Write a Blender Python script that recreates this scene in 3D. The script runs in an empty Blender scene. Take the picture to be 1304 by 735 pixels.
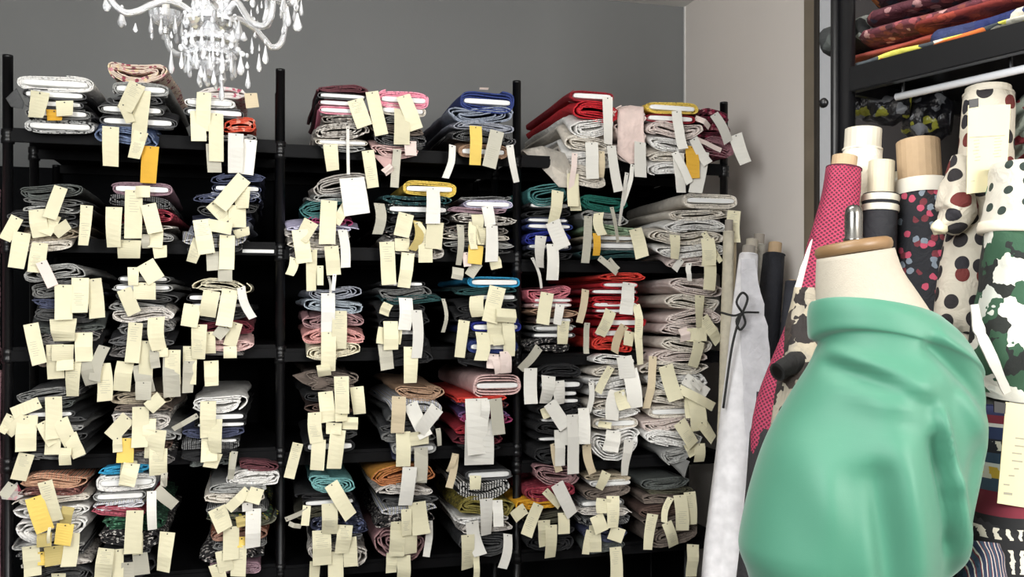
import bpy, bmesh, math, random
from mathutils import Vector, Matrix, noise

# ------------------------------------------------------------------ camera, world, lights, exposure
SC = bpy.context.scene
COL = SC.collection
F = 1150.0; HX = 652.0; HY = 392.0; EYE = 1.5
TH = math.atan2(0.2613, 0.9653)          # the room is turned by this angle against the view
UX = Vector((math.cos(TH), math.sin(TH), 0)); NY = Vector((-math.sin(TH), math.cos(TH), 0))
P0 = Vector((-1.7194, 3.08, 0))          # foot of the rack's left front post

cam_d = bpy.data.cameras.new('camera'); cam = bpy.data.objects.new('camera', cam_d); COL.objects.link(cam)
cam.location = (0, 0, EYE); cam.rotation_euler = (math.pi/2, 0, 0)
cam_d.sensor_width = 36; cam_d.lens = 36*F/1304; cam_d.shift_y = (HY-367.5)/1304
cam_d.clip_start = 0.02
SC.camera = cam

w = bpy.data.worlds.new('world'); SC.world = w; w.use_nodes = True
w.node_tree.nodes['Background'].inputs[0].default_value = (0.92, 0.96, 1.0, 1)
w.node_tree.nodes['Background'].inputs[1].default_value = 0.22

def area(name, loc, target, sx, sy, power, col):
    l = bpy.data.lights.new(name, 'AREA'); l.shape = 'RECTANGLE'; l.size = sx; l.size_y = sy
    l.energy = power; l.color = col
    o = bpy.data.objects.new(name, l); COL.objects.link(o); o.location = loc
    o.rotation_euler = (Vector(target)-Vector(loc)).to_track_quat('-Z', 'Y').to_euler()
    return o
area('window_daylight', (2.35, -1.7, 2.4), (-0.1, 3.3, 1.25), 1.8, 1.6, 245, (1.0, 0.985, 0.955))
area('side_fill', (-1.3, -0.6, 2.3), (2.0, 3.1, 1.7), 1.4, 1.2, 80, (0.97, 0.99, 1.0))  # fill added on the left to brighten the right wall
area('ceiling_fill', (-0.2, 1.2, 2.9), (-0.2, 1.6, 0), 1.2, 0.6, 20, (1.0, 0.98, 0.94))  # unseen overhead fill, added to help light the right wall
SC.view_settings.view_transform = 'Standard'; SC.view_settings.look = 'None'
SC.view_settings.exposure = 0.16; SC.view_settings.gamma = 1.0
SC.view_settings.use_curve_mapping = False

R = random.Random(7)

# ------------------------------------------------------------------ helpers
def lin(c):
    return tuple(((v/255)/12.92 if v/255 <= 0.04045 else (((v/255)+0.055)/1.055)**2.4) for v in c)+(1,)

def world(px, py, Y):
    "a point at depth Y on the line of sight of a pixel"
    return Vector(((px-HX)/F*Y, Y, EYE+(HY-py)/F*Y))

def rackpt(px, py, s):
    "u, z and depth Y of the pixel on the plane lying s behind the rack's front"
    a = (px-HX)/F
    Y = (3.4224+s)/(0.9653-0.2613*a)
    X = a*Y
    return (X-P0.x)*UX.x+(Y-P0.y)*UX.y, EYE+(HY-py)/F*Y, Y

def rk(u, s, z): return P0+UX*u+NY*s+Vector((0, 0, z))

MATS = {}
def nodemat(name):
    m = bpy.data.materials.new(name); m.use_nodes = True
    nt = m.node_tree; return m, nt, nt.nodes, nt.links, nt.nodes['Principled BSDF']

def simple(name, rgb, rough=0.6, metal=0.0, var=0.08, scale=40, bump=0.0, bscale=300, sheen=0, rnd=0):
    if name in MATS: return MATS[name]
    m, nt, N, L, b = nodemat(name)
    c = lin(rgb)
    b.inputs['Roughness'].default_value = rough; b.inputs['Metallic'].default_value = metal
    tc = N.new('ShaderNodeTexCoord'); no = N.new('ShaderNodeTexNoise'); no.inputs['Scale'].default_value = scale
    no.inputs['Detail'].default_value = 3
    L.new(tc.outputs['Object'], no.inputs['Vector'])
    mx = N.new('ShaderNodeMix'); mx.data_type = 'RGBA'
    mx.inputs[6].default_value = tuple(max(0, v*(1-var)) for v in c[:3])+(1,)
    mx.inputs[7].default_value = tuple(min(1, v*(1+var)) for v in c[:3])+(1,)
    L.new(no.outputs['Fac'], mx.inputs[0]); L.new(mx.outputs[2], b.inputs['Base Color'])
    if rnd:     # every sheet has its own tone
        oi = N.new('ShaderNodeObjectInfo'); mr = N.new('ShaderNodeMapRange'); mr.inputs[3].default_value = 1-rnd; mr.inputs[4].default_value = 1.0
        L.new(oi.outputs['Random'], mr.inputs[0]); hs = N.new('ShaderNodeHueSaturation'); L.new(mr.outputs[0], hs.inputs['Value'])
        L.new(mx.outputs[2], hs.inputs['Color']); L.new(hs.outputs[0], b.inputs['Base Color'])
    if bump:
        n2 = N.new('ShaderNodeTexNoise'); n2.inputs['Scale'].default_value = bscale
        L.new(tc.outputs['Object'], n2.inputs['Vector'])
        bp = N.new('ShaderNodeBump'); bp.inputs['Strength'].default_value = bump; bp.inputs['Distance'].default_value = 0.002
        L.new(n2.outputs['Fac'], bp.inputs['Height']); L.new(bp.outputs['Normal'], b.inputs['Normal'])
    if sheen: b.inputs['Sheen Weight'].default_value = sheen
    MATS[name] = m; return m

def patmat(name, kind, cols, scale=60, rough=0.85, uv=False, thr=None, wr=.5):
    "printed or woven cloth: cols[0] is the ground, the rest are the figures"
    if name in MATS: return MATS[name]
    m, nt, N, L, b = nodemat(name); b.inputs['Roughness'].default_value = rough
    tc = N.new('ShaderNodeTexCoord'); cs = [lin(c) for c in cols]
    def ramp(stops, const=True):
        r = N.new('ShaderNodeValToRGB'); r.color_ramp.interpolation = 'CONSTANT' if const else 'LINEAR'
        el = r.color_ramp.elements
        while len(el) < len(stops): el.new(0.5)
        for e, (p, c) in zip(el, stops): e.position = p; e.color = c
        return r
    mp = N.new('ShaderNodeMapping'); L.new(tc.outputs['UV' if uv else 'Object'], mp.inputs['Vector'])
    if kind == 'plain':
        no = N.new('ShaderNodeTexNoise'); no.inputs['Scale'].default_value = 25; L.new(mp.outputs[0], no.inputs['Vector'])
        k = cs[0]; r = ramp([(0.3, tuple(v*0.88 for v in k[:3])+(1,)), (0.7, tuple(min(1, v*1.08) for v in k[:3])+(1,))], False)
        L.new(no.outputs['Fac'], r.inputs[0]); out = r.outputs[0]
    elif kind in ('floral', 'camo'):
        no = N.new('ShaderNodeTexNoise'); no.inputs['Scale'].default_value = scale*1.2; L.new(mp.outputs[0], no.inputs['Vector'])
        mm = N.new('ShaderNodeMix'); mm.data_type = 'RGBA'; mm.inputs[0].default_value = 0.012 if not uv else min(.5, 1.2/scale)*(1.6 if kind == 'camo' else .35)
        L.new(mp.outputs[0], mm.inputs[6]); L.new(no.outputs['Color'], mm.inputs[7])
        vo = N.new('ShaderNodeTexVoronoi'); vo.inputs['Scale'].default_value = scale; L.new(mm.outputs[2], vo.inputs['Vector'])
        if uv: vo.voronoi_dimensions = '2D'
        sep = N.new('ShaderNodeSeparateColor'); L.new(vo.outputs['Color'], sep.inputs[0])
        n = len(cs)-1; stops = [(0.0, cs[0])]+[(0.38+0.62*i/n, cs[i+1]) for i in range(n)]
        r = ramp(stops); L.new(sep.outputs[0], r.inputs[0])
        th = N.new('ShaderNodeMath'); th.operation = 'LESS_THAN'; th.inputs[1].default_value = thr or (9 if kind == 'camo' else 0.52)
        L.new(vo.outputs['Distance'], th.inputs[0])
        mx = N.new('ShaderNodeMix'); mx.data_type = 'RGBA'; mx.inputs[6].default_value = cs[0]
        L.new(th.outputs[0], mx.inputs[0]); L.new(r.outputs[0], mx.inputs[7]); out = mx.outputs[2]
    elif kind == 'dots':
        vo = N.new('ShaderNodeTexVoronoi'); vo.inputs['Scale'].default_value = scale; vo.inputs['Randomness'].default_value = 0.7
        if uv: vo.voronoi_dimensions = '2D'
        L.new(mp.outputs[0], vo.inputs['Vector'])
        sep = N.new('ShaderNodeSeparateColor'); L.new(vo.outputs['Color'], sep.inputs[0])
        r = ramp([(0.0, cs[1]), (0.62, cs[2 % len(cs)]), (0.85, cs[-1])]); L.new(sep.outputs[0], r.inputs[0])
        th = N.new('ShaderNodeMath'); th.operation = 'LESS_THAN'; th.inputs[1].default_value = thr or 0.33
        L.new(vo.outputs['Distance'], th.inputs[0])
        mx = N.new('ShaderNodeMix'); mx.data_type = 'RGBA'; mx.inputs[6].default_value = cs[0]
        L.new(th.outputs[0], mx.inputs[0]); L.new(r.outputs[0], mx.inputs[7]); out = mx.outputs[2]
    elif kind == 'mesh':
        mp.inputs['Rotation'].default_value = (0, 0, 0.785) if uv else (0, 0.785, 0)
        ck = N.new('ShaderNodeTexVoronoi'); ck.inputs['Scale'].default_value = scale; ck.inputs['Randomness'].default_value = 0.0
        if uv: ck.voronoi_dimensions = '2D'
        L.new(mp.outputs[0], ck.inputs['Vector'])
        r = ramp([(0.0, cs[1]), (0.36, cs[0])]); L.new(ck.outputs['Distance'], r.inputs[0]); out = r.outputs[0]
    elif kind == 'stripe':
        wv = N.new('ShaderNodeTexWave'); wv.wave_type = 'BANDS'; wv.bands_direction = 'X'; wv.inputs['Scale'].default_value = scale*0.25
        wv.inputs['Distortion'].default_value = 0.8
        L.new(mp.outputs[0], wv.inputs['Vector'])
        n = len(cs); r = ramp([(i/n, c) for i, c in enumerate(cs)]); L.new(wv.outputs['Fac'], r.inputs[0]); out = r.outputs[0]
    elif kind == 'check':
        ck = N.new('ShaderNodeTexChecker'); ck.inputs['Scale'].default_value = scale*1.6
        ck.inputs[1].default_value = cs[0]; ck.inputs[2].default_value = cs[1]
        L.new(mp.outputs[0], ck.inputs['Vector']); out = ck.outputs[0]
    elif kind == 'leaf':
        no = N.new('ShaderNodeTexNoise'); no.inputs['Scale'].default_value = scale*0.35; no.inputs['Distortion'].default_value = 1.2
        no.inputs['Detail'].default_value = 1
        L.new(mp.outputs[0], no.inputs['Vector'])
        n = len(cs); r = ramp([(0.0, cs[0])]+[(0.40+0.22*i/(n-1), cs[i+1]) for i in range(n-1)]); L.new(no.outputs['Fac'], r.inputs[0]); out = r.outputs[0]
    L.new(out, b.inputs['Base Color'])
    wv2 = N.new('ShaderNodeTexNoise'); wv2.inputs['Scale'].default_value = 500; L.new(tc.outputs['Object'], wv2.inputs['Vector'])
    bp = N.new('ShaderNodeBump'); bp.inputs['Strength'].default_value = 0.25; bp.inputs['Distance'].default_value = 0.001
    L.new(wv2.outputs['Fac'], bp.inputs['Height'])
    n5 = N.new('ShaderNodeTexNoise'); n5.inputs['Scale'].default_value = 26; n5.inputs['Distortion'].default_value = 1.5; n5.inputs['Detail'].default_value = 3
    L.new(tc.outputs['Object'], n5.inputs['Vector'])
    b5 = N.new('ShaderNodeBump'); b5.inputs['Strength'].default_value = wr; b5.inputs['Distance'].default_value = 0.012
    L.new(n5.outputs['Fac'], b5.inputs['Height']); L.new(b5.outputs['Normal'], bp.inputs['Normal'])
    L.new(bp.outputs['Normal'], b.inputs['Normal'])
    MATS[name] = m; return m

def mesh_obj(name, verts, faces, mats, parent=None, fm=None, smooth=False, smooth_list=None):
    me = bpy.data.meshes.new(name); me.from_pydata(verts, [], faces)
    if not isinstance(mats, (list, tuple)): mats = [mats]
    for m in mats: me.materials.append(m)
    if fm: me.polygons.foreach_set('material_index', fm)
    if smooth_list: me.polygons.foreach_set('use_smooth', smooth_list)
    elif smooth: me.polygons.foreach_set('use_smooth', [True]*len(me.polygons))
    me.update()
    o = bpy.data.objects.new(name, me); COL.objects.link(o)
    if parent: o.parent = parent
    return o

def bm_obj(name, bm, mat, parent=None, smooth=False):
    bmesh.ops.recalc_face_normals(bm, faces=bm.faces)
    me = bpy.data.meshes.new(name); bm.to_mesh(me); bm.free()
    for m in (mat if isinstance(mat, (list, tuple)) else [mat]): me.materials.append(m)
    if smooth: me.polygons.foreach_set('use_smooth', [True]*len(me.polygons))
    o = bpy.data.objects.new(name, me); COL.objects.link(o)
    if parent: o.parent = parent
    return o

def empty(name, loc, rz=0, label=None, cat=None, group=None):
    o = bpy.data.objects.new(name, None); COL.objects.link(o); o.location = loc; o.rotation_euler = (0, 0, rz)
    o.empty_display_size = 0.05
    if label: o['label'] = label
    if cat: o['category'] = cat
    if group: o['group'] = group
    return o

def boxbm(bm, lo, hi, bevel=0, M=None):
    lo = Vector(lo); hi = Vector(hi)
    r = bmesh.ops.create_cube(bm, size=1.0)
    vs = r['verts']
    for v in vs: v.co = Vector((lo.x+(v.co.x+.5)*(hi.x-lo.x), lo.y+(v.co.y+.5)*(hi.y-lo.y), lo.z+(v.co.z+.5)*(hi.z-lo.z)))
    if bevel:
        es = list({e for v in vs for e in v.link_edges})
        g = bmesh.ops.bevel(bm, geom=es, offset=bevel, segments=2, affect='EDGES')
        vs = list({v for f in g['faces'] for v in f.verts} | {v for v in vs if v.is_valid})
    if M:
        for v in vs: v.co = M @ v.co
    return vs

def lathe(prof, seg=24):
    "(r, z) profile turned about the z axis"
    vs = []; fs = []
    for r, z in prof:
        for k in range(seg):
            a = 2*math.pi*k/seg; vs.append((r*math.cos(a), r*math.sin(a), z))
    for i in range(len(prof)-1):
        for k in range(seg):
            k2 = (k+1) % seg
            fs.append((i*seg+k, i*seg+k2, (i+1)*seg+k2, (i+1)*seg+k))
    return vs, fs

def tubemesh(pts, rad, seg=12, cap=True, off=0, squash=1.0):
    "tube through points; rad is one radius or one per point"
    pts = [Vector(p) for p in pts]; n = len(pts)
    if not isinstance(rad, (list, tuple)): rad = [rad]*n
    vs = []; fs = []; up = None
    for i, p in enumerate(pts):
        t = (pts[min(i+1, n-1)]-pts[max(i-1, 0)]).normalized()
        if up is None:
            up = Vector((0, 1, 0)) if abs(t.y) < 0.8 else Vector((1, 0, 0))
        s = t.cross(up).normalized(); up = s.cross(t).normalized()
        for k in range(seg):
            a = 2*math.pi*k/seg
            vs.append(tuple(p+s*(rad[i]*math.cos(a))+up*(rad[i]*squash*math.sin(a))))
    for i in range(n-1):
        for k in range(seg):
            k2 = (k+1) % seg
            fs.append((off+i*seg+k, off+i*seg+k2, off+(i+1)*seg+k2, off+(i+1)*seg+k))
    if cap:
        fs.append(tuple(off+k for k in range(seg))[::-1]); fs.append(tuple(off+(n-1)*seg+k for k in range(seg)))
    return vs, fs

def smoothpath(ctrl, n):
    "Catmull-Rom through control tuples"
    c = [Vector(p) for p in ctrl]; c = [c[0]*2-c[1]]+c+[c[-1]*2-c[-2]]
    out = []; segs = len(c)-3
    for i in range(n):
        t = i/(n-1)*segs; k = min(int(t), segs-1); f = t-k
        a, b, d, e = c[k], c[k+1], c[k+2], c[k+3]
        out.append(0.5*((2*b)+(d-a)*f+(2*a-5*b+4*d-e)*f*f+(3*b-a-3*d+e)*f**3))
    return out

# ------------------------------------------------------------------ setting
def rackbox(name, u0, u1, s0, s1, z0, z1, mat, parent=None, kind=True, bevel=0):
    bm = bmesh.new(); boxbm(bm, (u0, s0, z0), (u1, s1, z1), bevel)
    o = bm_obj(name, bm, mat, parent)
    if parent is None:
        o.location = P0; o.rotation_euler = (0, 0, TH)
        if kind: o['kind'] = 'structure'
    return o
WD, WR, WL = 0.84, 2.93, -0.95
rackbox('floor', WL-.1, WR+.1, -6.0, WD+.1, -0.1, 0, simple('floor_vinyl', (92, 86, 80), 0.5, var=.15, scale=6))
rackbox('ceiling', WL-.1, WR+.1, -6.0, WD+.1, 3.05, 3.15, simple('ceiling_paint', (225, 224, 220), 0.9, var=.03))
rackbox('wall_back', WL-.1, WR, WD, WD+.1, 0, 3.05, simple('grey_wall_paint', (114, 115, 114), 0.75, var=.05, scale=3, bump=.15, bscale=120))
rackbox('wall_left', WL-.1, WL, -6.0, WD, 0, 3.05, simple('grey_wall_paint_left', (118, 119, 118), 0.8, var=.05, scale=3))
rackbox('wall_right', WR, WR+.1, -6.0, WD+.1, 0, 3.05, simple('light_wall_paint', (240, 232, 224), 0.7, var=.04, scale=2.5, bump=.15, bscale=120))
rackbox('trim_1', WR-.006, WR, WD-.012, WD, 0, 3.05, simple('white_bead', (222, 222, 218), .5, var=.03))
# door casing on the right wall, with the white painted door reveal beside it
rackbox('trim_2', WR-.022, WR, -.345, -.265, 0, 3.05, simple('brushed_trim', (150, 138, 120), .35, .35, .12, 12), bevel=.003)
rackbox('trim_3', WR-.034, WR, -.375, -.352, 0, 3.05, simple('dark_trim', (52, 47, 42), .5, var=.1), bevel=.002)
rackbox('door_1', WR-.028, WR, -1.25, -.38, 0, 3.04, simple('white_gloss', (214, 216, 220), .35, var=.04), bevel=.003)

# ------------------------------------------------------------------ big black rack
def dull(m, v=.12):
    m.node_tree.nodes['Principled BSDF'].inputs['Specular IOR Level'].default_value = v; return m
BLK = dull(simple('black_metal', (11, 11, 13), .34, 0, .2, 30), .4)
BLKS = dull(simple('black_shelf_metal', (9, 9, 11), .6, 0, .2, 30))
BLKP = dull(simple('black_panel', (11, 12, 14), .8, 0, .25, 5), .08)
rack = empty('shelving_rack', P0, TH, 'long black metal shelving rack with three bays full of folded cloth', 'shelf rack')
WB = 0.9004
POSTTOP = {0: 2.362, 1: 2.376, 2: 2.392, 3: 2.362}
def post(u, s, top, parent, r=.0165):
    vs, fs = lathe([(0, 0), (r*1.35, 0), (r*1.35, .02), (r, .024), (r, top-.012), (r*1.02, top-.012), (r*1.02, top-.001), (r*.8, top), (0, top)], 20)
    vs = [(x+u, y+s, z) for x, y, z in vs]
    return mesh_obj('post', vs, fs, BLK, parent, smooth=True)
LV = {0: [.613, .239, -.135, -.509, -.935], 1: [.60, .225, -.15, -.53, -.945], 2: [.60, .19, -.18, -.60, -.95]}
for k in range(4):
    post(k*WB, 0, POSTTOP[k], rack); post(k*WB, .36, POSTTOP[k]-.005, rack); post(k*WB, .74, 2.10, rack)
for b in range(3):
    for z in LV[b]:
        zz = z+EYE
        bm = bmesh.new(); boxbm(bm, (b*WB+.018, -.012, zz-.012), ((b+1)*WB-.018, .745, zz)); bm_obj('shelf_board', bm, BLKS, rack)
        for s in (-.014, .352, .735):
            bm = bmesh.new(); boxbm(bm, (b*WB+.012, s-.004, zz-.048), ((b+1)*WB-.012, s+.012, zz-.0125), .002)
            bm_obj('shelf_beam', bm, BLKS, rack)
        for k in (b, b+1):
            for s in (0, .36):
                vs, fs = lathe([(.0165, zz-.055), (.0215, zz-.052), (.0215, zz-.036), (.0185, zz-.03), (.0215, zz-.024), (.0215, zz-.006), (.0165, zz-.003)], 14)
                mesh_obj('collar', [(x+k*WB, y+s, q) for x, y, q in vs], fs, BLK, rack, smooth=True)
bm = bmesh.new(); boxbm(bm, (-.30, .762, .02), (3*WB-.0, .768, 2.09)); bm_obj('back_panel', bm, BLKP, rack)
bm = bmesh.new(); boxbm(bm, (3*WB-.004, .36, .02), (3*WB+.002, .76, 2.09)); bm_obj('side_panel', bm, BLKP, rack)
u, z, _ = rackpt(329, 320, -.02)
bm = bmesh.new(); boxbm(bm, (u-.055, -.022, z-.006), (u+.055, -.019, z+.006)); sl = bm_obj('label_strip', bm, simple('silver_strip', (190, 190, 188), .3, .4), rack)
sl['label'] = 'silver label strip'
# ------------------------------------------------------------------ cloth kinds
# key: (main, edge/reverse, pattern, description, figure colours, scale)
K = {
 'white': ((226,224,220), (236,234,230), 'plain', 'white'),
 'offwhite': ((206,198,186), (232,226,214), 'plain', 'off-white'),
 'peach': ((226,204,196), (236,222,214), 'plain', 'pale peach'),
 'pinkwhite': ((206,190,184), (226,216,208), 'plain', 'pinkish white'),
 'cream': ((214,206,180), (228,220,196), 'plain', 'cream'),
 'lightgrey': ((128,128,126), (190,190,186), 'plain', 'light grey'),
 'grey': ((76,77,78), (140,140,136), 'plain', 'mid grey'),
 'darkgrey': ((36,37,39), (104,104,102), 'plain', 'dark grey'),
 'black': ((20,20,22), (40,40,42), 'plain', 'black'),
 'blackw': ((24,24,28), (150,150,148), 'plain', 'black white-edged'),
 'navy': ((30,34,58), (96,102,126), 'plain', 'navy'),
 'blue': ((28,42,96), (58,76,140), 'plain', 'deep blue'),
 'royal': ((22,30,110), (50,66,170), 'plain', 'royal blue'),
 'denim': ((120,128,142), (164,172,188), 'plain', 'denim blue'),
 'paleblue': ((150,160,170), (184,194,202), 'plain', 'pale blue'),
 'greyblue': ((134,138,150), (176,178,188), 'plain', 'grey-blue'),
 'turq': ((30,132,176), (72,176,216), 'plain', 'turquoise blue'),
 'teal': ((30,84,84), (92,140,138), 'plain', 'teal'),
 'tealdark': ((14,46,48), (40,86,86), 'plain', 'dark teal'),
 'satin': ((16,92,80), (30,110,96), 'plain', 'green satin'),
 'mint': ((104,160,160), (140,190,188), 'plain', 'mint'),
 'lilac': ((176,170,196), (214,212,228), 'plain', 'lilac'),
 'pink': ((222,128,152), (240,170,188), 'plain', 'bright pink'),
 'rose': ((186,96,108), (222,140,150), 'plain', 'rose pink'),
 'palepink': ((206,170,166), (226,196,190), 'plain', 'pale pink'),
 'salmon': ((192,134,130), (220,166,158), 'plain', 'salmon pink'),
 'dustypink': ((136,100,104), (174,140,140), 'plain', 'dusty pink'),
 'mauve': ((134,104,116), (176,150,158), 'plain', 'mauve'),
 'red': ((186,26,38), (206,44,54), 'plain', 'bright red'),
 'darkred': ((132,20,34), (160,34,46), 'plain', 'dark red'),
 'redorange': ((206,52,42), (222,74,60), 'plain', 'orange-red'),
 'wine': ((84,22,34), (112,40,50), 'plain', 'wine red'),
 'burg': ((74,34,42), (120,72,78), 'plain', 'burgundy'),
 'magenta': ((120,32,72), (190,84,130), 'plain', 'magenta'),
 'purple': ((70,48,92), (168,120,170), 'plain', 'purple'),
 'yellow': ((214,180,72), (226,202,110), 'plain', 'yellow'),
 'yellowor': ((222,160,30), (230,178,50), 'plain', 'yellow-orange'),
 'tan': ((158,126,100), (194,160,134), 'plain', 'tan'),
 'taupe': ((98,86,78), (140,128,118), 'plain', 'taupe'),
 'brown': ((66,48,42), (112,90,80), 'plain', 'brown'),
 'beige': ((164,150,128), (200,188,166), 'plain', 'beige'),
 'olive': ((58,56,44), (100,98,80), 'plain', 'dark olive'),
 'lightgreen': ((128,156,124), (176,198,168), 'plain', 'light green'),
 'greygreen': ((64,68,66), (110,114,110), 'plain', 'grey-green'),
 'mustard': ((170,116,40), (196,120,100), 'plain', 'mustard'),
 'orangesw': ((206,82,56), (224,150,130), 'leaf', 'orange swirl-print', [(226,160,140),(206,82,56)], 90),
 'pinkfloral': ((214,196,180), (206,160,160), 'floral', 'pink floral', [(226,204,168),(150,60,80),(206,140,150),(120,70,80)], 70),
 'whitefloral': ((214,208,204), (222,214,208), 'floral', 'white floral', [(180,90,110),(214,208,204),(222,180,184)], 60),
 'speckle': ((190,190,188), (226,226,224), 'floral', 'black-white speckled', [(24,24,26),(40,40,42),(220,220,218)], 120),
 'bluefloral': ((72,88,124), (150,164,190), 'floral', 'blue patterned', [(160,174,200),(40,52,90),(120,136,170)], 80),
 'navyprint': ((34,38,60), (110,116,140), 'floral', 'navy printed', [(90,98,130),(20,22,40),(150,152,170)], 90),
 'crimson': ((140,40,58), (180,110,120), 'floral', 'crimson patterned', [(190,90,100),(100,24,40),(160,60,70)], 90),
 'greenprint': ((28,68,48), (60,110,80), 'floral', 'green patterned', [(50,110,76),(14,40,30),(90,140,110)], 110),
 'lace': ((30,28,30), (180,176,170), 'floral', 'black lace', [(190,186,180),(20,20,20),(150,140,136)], 110),
 'whitelace': ((196,190,182), (226,220,214), 'floral', 'white lace', [(120,112,106),(220,216,210),(90,84,80)], 110),
 'brownlace': ((110,70,64), (160,120,112), 'floral', 'red-brown lace', [(150,96,88),(70,36,36),(190,170,160)], 100),
 'orangestripe': ((186,130,100), (206,176,150), 'stripe', 'orange striped', [(186,110,80),(206,190,166),(130,90,70)], 90),
 'bluestripe': ((206,206,210), (222,222,226), 'stripe', 'blue and white striped', [(214,214,218),(50,60,120),(210,206,190)], 90),
 'greystripe': ((80,80,80), (160,160,158), 'stripe', 'grey striped', [(70,70,72),(160,160,158),(40,40,42)], 90),
 'bwstripe': ((30,30,32), (214,214,212), 'stripe', 'black and white striped', [(22,22,24),(214,212,208)], 120),
 'bwcheck': ((30,30,32), (190,190,188), 'check', 'black and white checked', [(24,24,26),(206,204,200)], 60),
 'leopard': ((120,108,40), (150,140,80), 'floral', 'yellow and black leopard-print', [(20,20,16),(160,146,60),(30,28,20)], 130),
 'paisley': ((130,124,118), (196,190,184), 'floral', 'grey paisley', [(190,184,176),(70,66,64),(150,130,120)], 100),
 'brownfloral': ((130,80,60), (176,150,136), 'floral', 'orange-brown floral', [(180,100,60),(70,40,36),(200,180,160)], 110),
 'yellowfloral': ((40,44,40), (150,146,120), 'floral', 'black floral', [(200,190,60),(60,110,70),(20,24,22)], 80),
 'bwdots': ((22,26,28), (120,126,124), 'floral', 'black dotted', [(200,204,196),(22,26,28),(60,90,88)], 160),
 'blackmulti': ((60,30,40), (130,90,100), 'floral', 'dark multicoloured', [(150,60,50),(30,20,50),(90,60,110)], 90),
 'burgfloral': ((84,22,40), (200,170,170), 'floral', 'burgundy floral', [(150,40,70),(60,16,26),(190,120,130)], 60),
 'tealdots': ((22,62,66), (96,130,126), 'floral', 'teal and black patterned', [(10,20,22),(40,96,98),(120,150,146)], 130),
}
def kmats(key):
    d = K[key]
    if d[2] == 'plain': m = patmat('cloth_'+key, 'plain', [d[0]])
    else: m = patmat('cloth_'+key, d[2], ([d[0]]+d[4]) if d[2] in ('floral',) else d[4], d[5])
    mix_ = tuple(int(d[0][i]*.45+d[1][i]*.55) for i in range(3))
    e = patmat('edge_'+key, 'floral', [mix_, tuple(int(v*.72) for v in mix_), mix_, tuple(min(255, int(v*1.12)) for v in mix_)], 150)
    return m, e
BOARD = simple('white_board', (236,236,234), .55, var=.03)
TAGM = {'c': simple('cream_paper', (236,229,196), .8, var=.06, scale=25, rnd=.2), 'w': simple('white_paper', (238,235,226), .8, var=.04, scale=25, rnd=.2),
        'y': simple('yellow_paper', (236,204,104), .75, var=.06, scale=25), 'o': simple('amber_paper', (222,170,52), .7, var=.08, scale=25),
        'g': simple('grey_paper', (196,192,176), .85, var=.06, scale=25, rnd=.2), 'b': simple('beige_paper', (206,190,160), .85, var=.05, scale=25),
        'p': simple('pink_white_paper', (232,214,206), .8, var=.05, scale=25), 'd': simple('dull_yellow_paper', (190,172,110), .8, var=.07, scale=25)}
PENCIL = simple('pencil_grey', (168,164,146), .8)
INK = simple('black_pin', (18,17,16), .5)

def spow(v, e): return math.copysign(abs(v)**e, v)

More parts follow.
